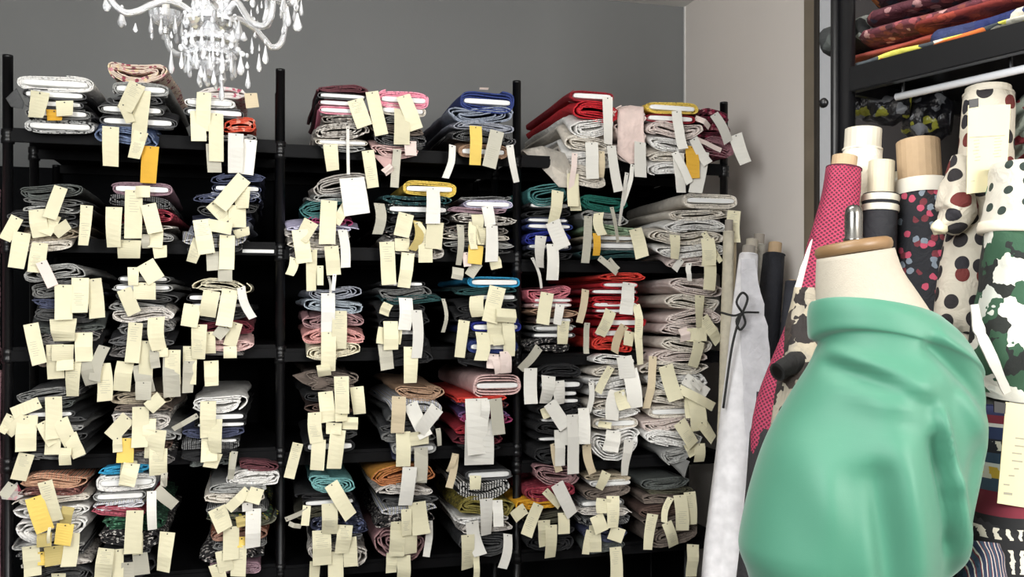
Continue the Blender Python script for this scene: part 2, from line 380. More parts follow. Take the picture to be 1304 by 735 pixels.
def cloth_mesh(w, h, seed, board, L, dz, amp, hs=1.0):
    """a length of cloth wound flat: a ribbon spiral in section, swept back from the front edge"""
    rr = random.Random(seed); ph = rr.uniform(0, 6.28)
    if board:
        bh = min(.019, max(.008, .48*h)); a0 = w*.43; b0 = bh/2+.0015; N = max(1.3, (h/2-b0)/.0045)
        N = min(N, 3.2); ex, ez = .45, .7
    else:
        a0 = w*rr.uniform(.24, .34); b0 = h*.07; N = min(4.2, max(1.5, h/2/.0062)); ex, ez = .6, .85
    tau = min(.0045, max(.0016, (h/2-b0)/N*.55))
    a1 = w/2-tau/2; b1 = h/2-tau/2
    n = int(22*N)+1
    st = [0, .02, .055, .10, .18, .32, .50, L]
    if L > .6: st[-1] = L
    lay = [rr.uniform(-.012, .010) for _ in range(8)]; wf = rr.uniform(14, 34); wp = rr.uniform(0, 6)
    V = []
    start = rr.choice([math.pi, 0])+rr.uniform(-.4, .4); sgn = rr.choice([-1, 1])
    for si, y in enumerate(st):
        k = max(0, 1-y/.10); k = k*k*(3-2*k)
        zz = dz*(1-k); pts = []
        grow = 1.0
        for i in range(n):
            t = i/(n-1); ph_ = start+sgn*2*math.pi*N*t
            a = a0+(a1-a0)*t; b = b0+(b1-b0)*t
            x = a*spow(math.cos(ph_), ex); z = b*spow(math.sin(ph_), ez)
            q = Vector((math.cos(ph_)*1.3+t*2.5, math.sin(ph_)*1.3+ph, y*5+seed % 97))
            am = amp*(.6+.6*(1-k))
            x += am*1.5*noise.noise(q); z += am*.62*noise.noise(q+Vector((7.1, 3, 1)))*min(1, h/.03)
            if not board: x += lay[int(t*N*2) % 8]*abs(math.cos(ph_)); z += .16*h*math.sin(x*wf+wp)*(1-(abs(z)/h)**2)
            z += .12*h*noise.noise(Vector((x*9, ph, seed % 31)))*(1-abs(z)/h)
            pts.append((x, z))
        o_, i_ = [], []
        for i in range(n):
            p, q = pts[max(0, i-1)], pts[min(n-1, i+1)]
            tx, tz = q[0]-p[0], q[1]-p[1]; l = math.hypot(tx, tz) or 1
            nx, nz = tz/l*sgn, -tx/l*sgn
            o_.append((pts[i][0]+nx*tau/2, pts[i][1]+nz*tau/2)); i_.append((pts[i][0]-nx*tau/2, pts[i][1]-nz*tau/2))
        for i, (x, z) in enumerate(o_+i_):
            yy = y
            if si == 0: yy = (.010 if not board else .006)*noise.noise(Vector((x*30, z*60, seed % 53)))-.002+(.012*(1-i % n/n) if board else 0)
            V.append((x, yy, (z+h/2)*(1+(hs-1)*(1-k))+zz))
    m = 2*n; fs = []; fm = []; sm = []
    for s in range(len(st)-1):
        A = s*m; B = (s+1)*m
        for i in range(n-1):
            fs.append((A+i, A+i+1, B+i+1, B+i)); fm.append(0); sm.append(True)
            fs.append((A+n+i, B+n+i, B+n+i+1, A+n+i+1)); fm.append(1); sm.append(True)
        fs.append((A, B, B+n, A+n)); fm.append(1); sm.append(False)
        fs.append((A+n-1, A+m-1, B+m-1, B+n-1)); fm.append(1); sm.append(False)
    for i in range(n-1):
        fs.append((i, n+i, n+i+1, i+1)); fm.append(1); sm.append(False)
    return V, fs, fm, sm, (2*a0, 2*b0-.003)

def board_mesh(w, h, L, hz):
    V = []; fs = []; n = 20
    for y, g in ((-.004, .93), (-.002, 1), (.08, 1)):
        for k in range(n):
            a = 2*math.pi*k/n
            V.append((w/2*g*spow(math.cos(a), .25), y, hz+h/2*g*spow(math.sin(a), .5)))
    for s in range(2):
        for k in range(n): fs.append((s*n+k, s*n+(k+1) % n, (s+1)*n+(k+1) % n, (s+1)*n+k))
    fs.append(tuple(range(n))[::-1]); fs.append(tuple(range(2*n, 3*n)))
    return V, fs

def tag_mesh(p0, p1, w, rr, bend=0, layer=0.0):
    "paper strip from p0 (top, pinned) to p1 (bottom) in the x/z plane, curling out towards -y"
    p0 = Vector(p0); p1 = Vector(p1); d = p1-p0; Ln = d.length; t = d.normalized()
    n_ = Vector((0, 1, 0)); s = t.cross(n_).normalized()
    if s.x < 0: s = -s
    bow = rr.uniform(-.008, .014); kick = rr.uniform(-.006, .016); tw = rr.uniform(-.28, .28); tw2 = tw+rr.uniform(-.45, .45)
    cr = rr.choice([0, 0, rr.uniform(.35, .65)]); cra = rr.uniform(.004, .010)
    K_ = 9; top = []; th = Vector((0, .0007, 0))
    for i in range(K_):
        f = i/(K_-1)
        y = -layer-bow*math.sin(math.pi*f)-kick*f*f*f-(cra*max(0, 1-abs(f-cr)/.3) if cr else 0)
        lat = bend*math.sin(math.pi*f)
        c = p0+d*f+s*lat+Vector((0, y, 0))
        tt = tw+(tw2-tw)*f
        sd = s*math.cos(tt)+n_*math.sin(tt)
        top.append((c-sd*w/2, c+sd*w/2))
    cut = rr.uniform(.0, .12)
    a, b = top[-1]; top[-1] = (a+d*cut*rr.choice([0, 1])*.25, b)
    V = []; fs = []
    for off in (Vector((0, 0, 0)), th):
        for a, b in top: V += [tuple(a+off), tuple(b+off)]
    m = 2*K_
    for i in range(K_-1):
        fs.append((2*i, 2*i+1, 2*i+3, 2*i+2)); fs.append((m+2*i, m+2*i+2, m+2*i+3, m+2*i+1))
        fs.append((2*i, 2*i+2, m+2*i+2, m+2*i)); fs.append((2*i+1, m+2*i+1, m+2*i+3, 2*i+3))
    fs.append((0, m, m+1, 1)); fs.append((m-2, m-1, 2*m-1, 2*m-2))
    pin = (top[0][0]+top[0][1])/2+Vector((0, -.0015, 0))+d.normalized()*.006
    return V, fs, pin, s, t

ORD = ['top', 'second', 'third', 'fourth', 'fifth', 'sixth', 'seventh', 'eighth', 'ninth', 'tenth', 'eleventh', 'twelfth', 'thirteenth']
SHN = ['top', 'second', 'third', 'fourth', 'bottom']; BAYN = ['left', 'middle', 'right']
CROP = {'L1': (0,60,4.2), 'L2': (120,0,3.34), 'L3': (0,220,5.655), 'L4': (110,60,2.534), 'L5': (0,330,4.594), 'L6': (130,330,4.322),
 'M1': (350,90,4.9), 'M2': (350,210,4.595), 'M3': (350,350,4.9), 'M4': (350,460,4.9), 'M5': (350,570,4.4545), 'M7': (530,340,4.327),
 'R1': (650,100,4.206), 'R2': (650,220,4.347), 'R3': (650,340,4.497), 'R4': (650,440,4.325), 'R5': (640,570,4.4536),
 'A1': (120,220,6.125), 'A2': (220,210,5.246), 'A3': (550,230,6.125), 'A4': (220,100,5.65), 'A5': (540,460,5.25), 'A6': (540,580,4.742),
 'A7': (120,480,5.25), 'A8': (240,575,4.594), 'B1': (100,590,5.069), 'B2': (0,600,5.443), 'B3': (0,480,6.129), 'B4': (220,480,6.123), 'B8': (540,100,5.25)}
PINME = None
def stack(bay, row, pos, crop, bolts, tags, front=-.07):
    global PINME
    ox, oy, sc = CROP[crop]; shelf_z = EYE+LV[bay][row]
    bl = []
    for bi, bt in enumerate(bolts):
        x0, x1, y0, y1, sty, key = bt[:6]
        px0, px1, py0, py1 = ox+x0/sc, ox+x1/sc, oy+y0/sc, oy+y1/sc
        fr = front+R.uniform(-.008, .012)
        u0, _, Y0 = rackpt(px0, py0, fr); u1, _, Y1 = rackpt(px1, py1, fr); Ym = (Y0+Y1)/2
        zt = EYE+(HY-py0)/F*Ym; zb = EYE+(HY-py1)/F*Ym
        bl.append([u0, u1, zb, zt, sty, key, fr, py0, py1])
    # gaps: let every bolt rest on the next one, the lowest on the shelf
    order = sorted(range(len(bl)), key=lambda i: bl[i][2])
    low = bl[order[0]]
    gap = low[2]-shelf_z
    if gap > 0: low[2] = shelf_z+.001
    for a, b in zip(order[:-1], order[1:]):
        if bl[b][2]-bl[a][3] > .001:
            g = bl[b][2]-bl[a][3]
            bl[b][2] -= g*.6; bl[a][3] += g*.39
    dzall = shelf_z-low[2]+.001 if gap <= 0 else 0.0
    top_ = max(q[3] for q in bl); gsc = (top_-shelf_z)/(top_-low[2]) if gap <= 0 else 1.0
    objs = []
    rank = {i: r for r, i in enumerate(sorted(range(len(bl)), key=lambda i: -(bl[i][2]+bl[i][3])))}
    for bi, (u0, u1, zb, zt, sty, key, fr, py0, py1) in enumerate(bl):
        wd = u1-u0; h = max(.009, zt-zb); uc = (u0+u1)/2
        desc = K[key][3]
        lab = desc+(' cloth on white board' if sty == 'b' else ' folded cloth')
        od = 'topmost' if rank[bi] == 0 else ORD[rank[bi]]+' from top'
        lab += ', %s, %s stack, %s shelf, %s bay' % (od, pos, SHN[row], BAYN[bay])
        e = empty('cloth_bolt', rk(uc, fr, zb), TH+R.uniform(-.03, .03), lab, 'cloth', 'folded cloths stacked on the black rack')
        seed = R.randrange(10**6)
        V, fs, fm, sm, (bw, bh) = cloth_mesh(wd, h, seed, sty == 'b', R.uniform(.64, .72), (shelf_z+.001+(zb-low[2])*gsc-zb) if gap <= 0 else 0, .0095 if sty == 'f' else .0045, gsc)
        m0, m1 = kmats(key)
        mesh_obj('cloth', V, fs, [m0, m1 if K[key][2] == 'plain' or R.random() < .4 else m0], e, fm, smooth_list=sm)
        if sty == 'b':
            V, fs = board_mesh(bw-.004, max(.006, bh), .6, h/2)
            mesh_obj('core_board', V, fs, BOARD, e)
        objs.append((e, u0, u1, py0, py1, uc, zb, fr))
    for ti, tg in enumerate(tags):
        xt, yt, xb, yb, tw = tg[:5]; colr = tg[5] if len(tg) > 5 else 'c'; bend = tg[6] if len(tg) > 6 else 0
        s = front-.024-.0032*ti
        pt = (ox+xt/sc, oy+yt/sc); pb = (ox+xb/sc, oy+yb/sc)
        ut, zt, Yt = rackpt(*pt, s); ub, zb_, Yb = rackpt(*pb, s); wm = tw/sc/F*Yt
        best = min(objs, key=lambda o: max(0, o[3]-pt[1], pt[1]-o[4])*3+max(0, o[1]-ut, ut-o[2])*300+abs((o[3]+o[4])/2-pt[1])*.2)
        e, _, _, _, _, uc, zb, fr = best
        rz = e.rotation_euler.z-TH
        def loc(u, z):
            q = Matrix.Rotation(-rz, 3, 'Z') @ Vector((u-uc, s-fr, z-zb)); return q
        p0 = loc(ut, zt); p1 = loc(ub, zb_); p1.y = p0.y
        V, fs, pin, sd, t = tag_mesh(p0, p1, wm, R, bend/sc/F*Yt)
        o = mesh_obj('paper_tag', V, fs, TAGM[colr], e)
        if colr in 'cg' and R.random() < .35 and (p1-p0).length > .08:
            hv = []; hf = []; dd = p1-p0; st_ = .45 if R.random() < .5 else .12
            for q_ in range(7):
                f_ = st_+q_*.055; i_ = f_*8; k_ = int(i_); fr_ = i_-k_
                A_ = Vector(V[2*k_]).lerp(Vector(V[2*k_+2]), fr_); B_ = Vector(V[2*k_+1]).lerp(Vector(V[2*k_+3]), fr_)
                l0 = R.uniform(.12, .3); l1 = R.uniform(.55, .85); dn = dd.normalized()*.0011; up_ = Vector((0, -.0006, 0))
                kk = len(hv); hv += [tuple(A_.lerp(B_, l0)+up_), tuple(A_.lerp(B_, l1)+up_), tuple(A_.lerp(B_, l1)+dn+up_), tuple(A_.lerp(B_, l0)+dn+up_)]; hf.append((kk, kk+1, kk+2, kk+3))
            mesh_obj('handwriting', hv, hf, PENCIL, o)['kind'] = 'stuff'
        if colr in 'yod': o['label'] = 'yellow paper tag'
        if PINME is None:
            vs2, fs2 = tubemesh([(0, .001, 0), (0, -.001, 0)], .0024, 6); PINME = mesh_obj('tag_pin', vs2, fs2, INK, o); pn = PINME
        else: pn = PINME.copy(); COL.objects.link(pn); pn.parent = o
        pn.location = pin
# ------------------------------------------------------------------ the stacks (measured stack by stack)
S = stack
S(0,0,'left','L1',[(85,500,150,240,'b','white'),(110,470,228,285,'b','blackw'),(130,455,282,330,'b','blackw'),(120,490,328,385,'b','greystripe'),(130,510,385,465,'b','speckle')],
 [(290,335,290,392,80,'o'),(215,238,192,378,100),(345,287,350,372,88)])
S(0,0,'middle','L2',[(45,310,268,355,'f','pinkfloral'),(75,320,350,412,'b','lightgrey'),(60,305,405,448,'f','blackw'),(15,305,446,485,'b','grey'),(15,355,498,545,'b','blackw'),(5,262,545,630,'f','bluefloral')],
 [(70,538,72,708,66),(240,622,230,780,70,'o'),(205,385,188,600,70),(200,560,168,672,62),(185,355,128,470,70),(120,440,155,520,40)])
S(0,0,'right','A4',[(190,545,60,140,'f','whitefloral'),(75,455,150,212,'b','white'),(70,530,210,285,'b','blackw'),(350,605,290,400,'f','orangesw'),(160,615,398,450,'f','lightgrey')],
 [(290,470,302,675,98,'g'),(180,235,190,455,105),(312,250,315,600,100),(225,100,218,378,100),(560,440,532,688,92,'w'),(455,395,450,680,106,'w'),(560,105,575,215,90,'b')])
S(0,1,'left','L3',[(120,600,85,190,'f','greygreen'),(110,600,178,238,'f','grey'),(140,590,236,290,'f','lightgrey'),(60,575,290,350,'f','darkgrey'),(130,560,350,408,'f','grey'),(130,560,408,490,'f','beige'),(180,545,488,580,'f','offwhite')],
 [(160,430,120,688,112),(270,265,300,462,115),(125,320,35,485,84),(385,300,320,440,110),(290,505,268,720,112),(420,370,475,440,130),(440,102,362,332,92),(625,235,603,525,86)])
S(0,1,'middle','A1',[(130,615,75,185,'b','mauve'),(90,625,180,285,'f','greystripe'),(150,655,290,400,'f','crimson'),(160,630,398,440,'f','whitelace'),(150,640,445,540,'f','lightgrey')],
 [(400,480,405,590,60,'g'),(510,570,520,665,105),(275,525,270,665,180),(155,268,153,582,122),(480,440,472,585,118),(310,135,305,510,128),(325,150,435,150,90),(420,245,480,470,115)])
S(0,1,'right','A2',[(250,625,55,130,'f','navy'),(260,600,128,190,'b','navyprint'),(200,610,180,235,'f','greyblue'),(130,605,190,262,'f','navyprint'),(160,575,265,345,'f','darkgrey'),(100,545,345,410,'f','navy'),(95,520,410,475,'f','greyblue'),(75,500,480,545,'f','bluestripe'),(85,480,545,592,'f','darkgrey')],
 [(350,640,350,780,95,'g'),(265,580,270,705,82,'g'),(180,500,125,650,92),(455,425,470,480,110),(365,470,360,700,98),(260,250,375,370,100),(430,270,432,418,112),(465,145,462,292,102),(190,365,228,595,108),(235,400,395,430,80),(478,85,315,282,102)])
S(0,2,'left','L5',[(130,500,28,130,'f','lightgrey'),(165,510,128,222,'f','grey'),(170,560,222,282,'f','navyprint'),(180,565,280,385,'f','darkgrey'),(180,612,385,432,'f','greygreen'),(200,610,428,500,'f','lace'),(200,590,500,585,'f','black'),(200,560,585,650,'f','taupe')],
 [(490,560,535,735,80,'g'),(320,500,328,700,90),(430,600,425,800,92),(600,610,610,830,86,'c',10),(370,350,375,480,150),(370,500,368,595,115),(382,590,385,650,90),(490,430,492,600,95),(612,510,552,715,68,'g',-14),(180,378,235,612,80),(545,115,573,345,90),(470,110,468,312,95),(370,150,370,355,96),(240,15,310,160,62,'p')])
S(0,2,'middle','L6',[(75,380,88,130,'b','grey'),(50,395,135,182,'b','lightgrey'),(60,415,182,242,'f','darkgrey'),(35,380,240,292,'f','lightgrey'),(60,425,270,345,'f','whitelace'),(80,410,348,405,'f','bwcheck'),(40,400,418,480,'f','blackw'),(55,355,480,545,'f','lace')],
 [(130,565,108,726,88),(215,580,250,735,92,'g'),(480,560,470,735,60,'g'),(245,450,240,690,75),(380,520,385,760,88,'g'),(390,500,388,690,85),(120,165,180,300,80),(185,350,165,570,78),(300,320,318,500,88,'c',-10),(320,490,320,540,80),(172,45,172,145,60),(235,130,232,222,118),(235,20,300,118,98)])
S(0,2,'right','L6',[(500,820,108,178,'f','cream'),(455,790,193,238,'b','black'),(480,790,238,272,'b','blackw'),(490,830,270,340,'f','darkgrey'),(500,850,340,420,'f','wine'),(520,830,438,500,'f','palepink'),(500,790,495,535,'f','lace')],
 [(485,480,480,690,78),(600,560,605,695,78),(590,400,592,520,64),(740,350,700,480,70),(680,370,630,430,60,'g'),(500,250,478,372,92),(535,360,530,550,86),(705,480,705,545,70),(605,175,578,316,88),(705,170,670,370,86),(765,155,830,325,46,'w',-14)])
S(0,3,'left','B3',[(110,620,80,200,'f','greystripe'),(130,610,180,245,'f','greygreen'),(190,590,270,325,'b','darkgrey'),(150,692,310,365,'f','darkgrey'),(160,680,365,425,'f','lightgrey'),(170,670,425,500,'f','darkgrey'),(180,660,500,585,'f','black'),(200,692,585,645,'f','grey')],
 [(210,600,150,800,112),(90,300,20,430,80),(215,300,205,580,145),(310,200,95,285,92),(200,320,50,445,90),(415,450,415,602,122),(330,350,430,520,100),(470,330,560,530,110),(540,450,625,620,112),(515,555,512,688,86),(417,155,420,480,118)])
S(0,3,'middle','A7',[(100,530,105,190,'f','beige'),(105,520,188,238,'f','taupe'),(110,522,240,340,'f','whitelace'),(130,582,382,440,'f','lightgrey'),(150,545,440,505,'f','brown'),(150,548,505,590,'f','lace')],
 [(460,600,470,735,28,'g'),(235,560,215,730,98),(370,280,370,440,82),(230,270,105,408,102),(155,400,160,500,60),(210,410,208,570,108,'y'),(430,480,428,657,112),(415,355,395,550,130),(310,200,305,470,104),(400,-180,415,-60,60,'g'),(330,30,330,155,100,'g'),(375,140,440,205,115)])
S(0,3,'right','B4',[(140,558,135,258,'f','white'),(175,582,288,332,'b','black'),(160,588,358,398,'b','black'),(60,590,400,480,'f','navy'),(170,525,478,522,'b','darkgrey'),(40,545,495,570,'f','greystripe'),(60,500,568,645,'f','black'),(110,470,640,700,'f','greygreen')],
 [(195,300,0,410,42,'g'),(470,590,455,740,48),(330,590,290,705,120),(285,480,285,655,122),(330,330,332,590,110),(277,190,275,475,118)])
S(0,4,'left','B2',[(130,610,18,115,'f','orangestripe'),(120,600,108,172,'f','brownlace'),(100,640,168,232,'f','offwhite'),(90,625,230,320,'f','white'),(95,632,325,490,'f','white'),(90,590,488,552,'f','lightgrey'),(85,570,550,612,'f','greystripe'),(115,645,608,662,'f','whitelace'),(160,640,660,735,'f','darkgrey')],
 [(405,710,400,790,92),(210,520,232,722,112),(290,560,290,650,50,'y'),(500,430,480,655,98),(310,430,312,520,92,'d'),(375,520,385,650,128,'d'),(475,248,450,370,82,'d'),(455,365,430,515,110,'y'),(345,390,335,510,20,'c'),(235,180,315,415,116,'y'),(310,72,395,345,100),(90,90,20,180,70,'g')])
S(0,4,'middle','B1',[(125,500,8,72,'f','turq'),(110,505,68,180,'b','white'),(92,442,182,245,'b','lightgrey'),(80,442,243,298,'f','bluestripe'),(80,440,280,350,'f','crimson'),(130,562,345,432,'f','greenprint'),(115,545,430,545,'f','lace'),(130,480,542,605,'f','darkgrey'),(120,500,605,700,'f','black')],
 [(320,640,315,800,80,'g'),(395,580,410,722,98,'g'),(255,555,252,760,66),(180,550,160,735,104),(555,60,548,150,40,'g'),(385,450,380,590,60),(365,305,350,582,104),(575,445,548,695,98),(345,0,310,145,100),(500,170,625,270,80,'g'),(472,180,476,432,58,'w')])
S(0,4,'right','A8',[(270,520,48,115,'f','burg'),(218,545,108,212,'f','white'),(110,490,188,245,'f','lightgrey'),(100,482,240,305,'f','offwhite'),(110,482,300,365,'f','greystripe'),(100,502,358,440,'f','yellowfloral'),(120,472,438,525,'f','brownfloral'),(120,472,520,575,'f','greystripe'),(80,442,570,642,'f','lace'),(120,442,638,720,'f','mauve')],
 [(160,660,190,760,88),(200,580,225,700,86),(295,550,290,728,92,'c'),(312,500,312,560,50,'y'),(250,440,248,632,90),(380,335,376,558,86,'w'),(325,375,335,435,98,'d'),(345,300,345,350,60,'w'),(165,330,215,455,104),(350,225,230,340,58),(405,215,372,300,84),(270,0,245,165,38,'g')])
# middle bay
S(1,0,'left','M1',[(260,585,88,142,'f','burg'),(260,585,138,182,'b','blackw'),(260,565,180,228,'b','burg'),(265,545,226,275,'b','pink'),(290,560,272,330,'f','paisley'),(240,585,328,430,'f','whitelace'),(250,592,430,470,'b','offwhite'),(290,570,468,508,'f','lightgrey')],
 [(345,460,362,625,90),(580,498,612,732,76),(455,350,458,650,20,'w'),(500,180,560,350,100),(605,130,668,400,84)])
S(1,0,'middle','M1',[(640,965,122,245,'b','pink'),(650,948,215,288,'b','offwhite'),(670,935,285,335,'f','grey'),(600,960,335,400,'f','taupe'),(600,945,398,470,'f','greystripe'),(610,895,465,550,'f','palepink')],
 [(765,490,745,730,52,'g'),(690,600,720,640,70,'p'),(845,440,850,530,80,'p'),(790,240,790,462,98),(800,155,880,370,92)])
S(1,0,'right','B8',[(240,602,75,238,'b','blue'),(150,612,185,300,'f','denim'),(190,605,290,360,'f','greyblue'),(180,607,355,445,'f','greystripe'),(230,560,440,542,'b','tan')],
 [(395,60,395,78,60,'p'),(190,445,138,668,46,'w',16),(490,350,430,596,94,'g'),(345,318,342,576,86,'y'),(573,445,620,692,50,'w',-8)])
S(1,1,'left','M2',[(230,565,48,190,'f','paisley'),(190,480,165,215,'f','lightgrey'),(150,470,190,305,'f','teal'),(170,460,305,358,'f','magenta'),(60,482,355,395,'f','lilac'),(55,440,392,450,'f','whitelace'),(75,405,448,502,'f','offwhite'),(85,400,500,552,'f','lace')],
 [(265,590,265,705,38),(215,495,213,735,66),(115,545,85,645,56,'c',8),(420,235,355,345,56),(215,330,150,445,92),(145,380,172,575,92),(395,380,412,602,56,'w',8),(330,475,345,645,82),(318,208,305,462,94),(450,75,480,290,150,'w'),(350,640,340,735,22,'w')])
S(1,1,'middle','M2',[(745,1062,92,192,'b','yellow'),(600,1040,180,240,'f','tealdots'),(640,1032,228,295,'b','bwdots'),(640,1022,292,350,'f','black'),(620,1012,345,400,'f','darkgrey'),(620,1002,395,440,'f','lace'),(640,1005,438,545,'f','whitelace')],
 [(610,225,600,405,62,'g',14),(780,515,755,718,76),(655,450,668,700,86),(745,430,745,505,86),(835,330,800,500,56,'d',26),(830,335,860,490,40,'c',30),(770,285,738,420,92),(880,460,880,572,82),(940,335,925,490,98),(925,132,922,345,84,'w')])
S(1,1,'right','A3',[(200,618,118,160,'f','bwcheck'),(240,632,150,222,'b','lilac'),(100,602,212,262,'f','mauve'),(120,662,258,342,'f','whitelace'),(80,602,340,420,'f','paisley'),(70,642,415,472,'f','offwhite'),(80,662,468,525,'f','lightgrey'),(100,602,520,572,'f','darkgrey')],
 [(205,680,190,770,90,'g'),(365,640,290,745,80,'g'),(268,560,275,670,60,'p'),(220,345,205,660,62,'g',8),(480,600,500,690,92),(345,505,330,650,120,'y'),(320,320,325,535,62,'c',-14),(350,265,355,370,90),(400,370,415,500,100),(375,345,375,500,60),(430,200,455,350,88,'w'),(468,350,465,630,104,'w')])
S(1,2,'left','M3',[(190,545,78,158,'f','greyblue'),(170,572,155,238,'f','paleblue'),(160,560,232,332,'f','dustypink'),(175,572,330,432,'f','salmon'),(200,552,428,522,'f','cream')],
 [(335,10,345,120,16,'w',8),(300,560,312,632,82),(335,355,333,602,90),(405,225,400,462,92),(332,115,332,356,86,'w')])
S(1,2,'middle','M3',[(645,942,38,78,'b','black'),(640,975,75,165,'f','grey'),(660,1045,128,185,'f','tealdark'),(650,960,182,262,'f','black'),(650,962,260,335,'f','black'),(650,950,335,385,'b','black'),(660,960,385,470,'f','black'),(660,980,468,575,'f','black')],
 [(1050,150,1050,360,24,'g',16),(710,180,680,250,62,'c',-8),(685,430,702,590,86,'g'),(685,330,665,430,80),(760,320,745,430,80),(722,290,722,466,90),(815,145,805,345,86,'w',8),(850,450,845,675,92),(882,220,882,520,72,'w',14)])
S(1,2,'right','M7',[(285,577,52,118,'b','turq'),(190,560,108,152,'f','tealdark'),(310,562,145,190,'b','greygreen'),(220,562,190,250,'f','black'),(220,562,250,305,'f','black'),(295,578,302,362,'b','royal'),(230,562,360,400,'f','black'),(280,565,400,480,'b','blue'),(220,545,478,555,'f','black')],
 [(265,295,235,497,66),(335,160,345,275,78,'c',-12),(430,280,440,425,92),(445,380,450,430,60),(362,360,352,515,74,'c',14),(505,300,512,492,66),(490,465,495,585,70,'p'),(425,480,420,560,64,'p'),(450,110,405,305,92),(495,230,490,305,112)])
S(1,3,'left','M4',[(200,535,62,140,'f','taupe'),(200,530,135,195,'f','taupe'),(180,502,192,262,'f','black'),(190,505,260,325,'f','brown'),(210,522,322,432,'f','black'),(220,522,430,500,'f','darkgrey'),(180,505,492,555,'b','black')],
 [(145,512,88,730,66),(510,160,530,330,86),(315,190,335,380,92),(470,350,468,425,98),(250,320,262,505,84,'c',-8),(275,490,262,678,86),(370,385,366,455,98),(395,430,368,672,96),(415,320,415,375,80),(415,95,420,328,92)])
S(1,3,'middle','M4',[(750,1062,148,242,'f','tan'),(720,1062,238,332,'f','bluestripe'),(680,1032,328,400,'f','grey'),(650,1022,380,440,'f','darkgrey'),(650,1002,430,510,'f','grey'),(730,1012,508,585,'b','lightgrey'),(730,962,580,620,'f','navy')],
 [(915,550,905,760,86,'g'),(1018,420,1025,525,32,'g'),(800,440,800,655,90),(845,660,840,760,86,'w'),(845,265,940,470,88,'w'),(775,220,765,445,88,'b'),(1015,290,900,440,92,'w'),(900,440,905,522,120)])
S(1,3,'right','A5',[(328,652,80,248,'b','palepink'),(190,572,230,272,'f','redorange'),(200,575,268,320,'f','blackmulti'),(210,572,318,372,'f','purple'),(240,572,345,432,'f','magenta'),(190,540,430,495,'f','darkred'),(200,522,492,560,'f','wine'),(200,522,558,600,'f','black')],
 [(208,620,165,740,40,'b'),(368,390,368,690,196,'w'),(350,250,355,620,152,'w'),(410,255,400,400,60,'w'),(478,250,495,488,88,'g'),(500,-30,525,75,110,'p')])
S(1,4,'left','M5',[(190,455,158,260,'f','mint'),(120,470,252,292,'f','black'),(150,468,288,332,'b','black'),(130,445,330,400,'f','olive'),(180,532,395,492,'f','navyprint'),(190,505,488,535,'f','blackw'),(170,527,530,642,'f','whitelace')],
 [(230,645,222,760,62),(345,590,345,760,86),(425,510,430,672,78),(265,470,268,665,104),(60,410,190,350,28,'g'),(80,430,150,450,26,'g'),(182,330,170,440,46),(400,440,380,602,86),(310,318,310,492,88),(318,205,428,388,82)])
S(1,4,'middle','M5',[(555,922,98,215,'f','mustard'),(590,897,210,275,'f','whitelace'),(600,912,268,328,'f','darkgrey'),(600,915,325,375,'f','bluestripe'),(570,902,370,450,'f','lace'),(565,862,448,550,'f','dustypink')],
 [(665,600,660,710,62),(730,610,728,760,78),(875,415,855,615,40,'w',10),(830,0,830,190,76,'g'),(700,420,688,612,88),(765,470,765,605,90),(745,350,745,495,60),(805,310,830,490,100),(765,115,738,325,82,'w')])
S(1,4,'right','A6',[(245,537,82,152,'b','blackw'),(190,527,148,262,'f','bwstripe'),(200,542,248,372,'f','leopard'),(195,522,360,410,'f','white'),(230,542,402,472,'f','whitelace'),(200,512,458,545,'f','darkgrey')],
 [(190,-10,145,192,44,'b',8),(315,600,315,760,38),(265,480,262,686,84),(290,400,340,602,80,'w',-10),(505,475,468,678,56,'w',12),(442,270,445,425,62,'w'),(375,262,375,482,82,'w'),(310,122,305,205,70)])
# right bay
S(2,0,'left','R1',[(320,555,62,130,'b','darkred'),(330,582,130,245,'f','red'),(330,552,210,315,'f','white'),(285,560,312,400,'f','offwhite'),(290,545,398,480,'f','white'),(295,515,478,590,'f','offwhite')],
 [(345,400,325,600,32,'p',-6),(335,510,332,685,62,'c'),(485,390,485,530,36,'b'),(435,342,435,540,68,'w'),(540,360,572,605,58,'w'),(520,98,525,352,60,'w')],front=-.09)
S(2,0,'middle','R1',[(555,722,150,250,'f','peach'),(560,720,250,350,'f','peach'),(560,715,350,455,'f','pinkwhite')],
 [(655,460,600,680,24,'w',8),(695,340,690,530,76,'w')],front=-.08)
S(2,0,'right','R1',[(725,1007,125,192,'b','yellow'),(720,992,190,240,'b','darkred'),(735,1030,236,322,'f','pinkwhite'),(735,1040,320,400,'f','white'),(740,945,398,455,'f','offwhite'),(745,940,450,520,'f','white')],
 [(1030,390,985,610,72,'w'),(900,400,912,612,70,'w'),(880,395,955,560,40,'w'),(968,362,972,536,74,'o'),(980,320,1050,460,60,'w'),(890,172,918,380,54,'w')],front=-.09)
S(2,0,'far right','R1',[(985,1180,165,245,'f','burgfloral'),(990,1185,245,325,'f','burgfloral'),(1020,1195,322,410,'f','burgfloral')],
 [(990,210,1070,260,30,'p'),(990,320,1130,385,26,'p'),(1205,300,1258,455,74,'w'),(1090,190,1168,342,66,'w')],front=-.05)
S(2,1,'left','R2',[(95,330,48,180,'f','teal'),(95,335,160,205,'b','black'),(80,345,202,252,'f','black'),(80,332,248,280,'b','navy'),(80,350,278,318,'b','blue'),(75,335,318,392,'f','royal'),(85,340,390,430,'b','navy'),(80,340,428,470,'f','black')],
 [(120,470,170,640,18,'w',10),(170,350,165,525,74,'w',-8),(232,395,232,595,70,'w'),(262,100,235,285,70),(232,270,290,415,84,'w')])
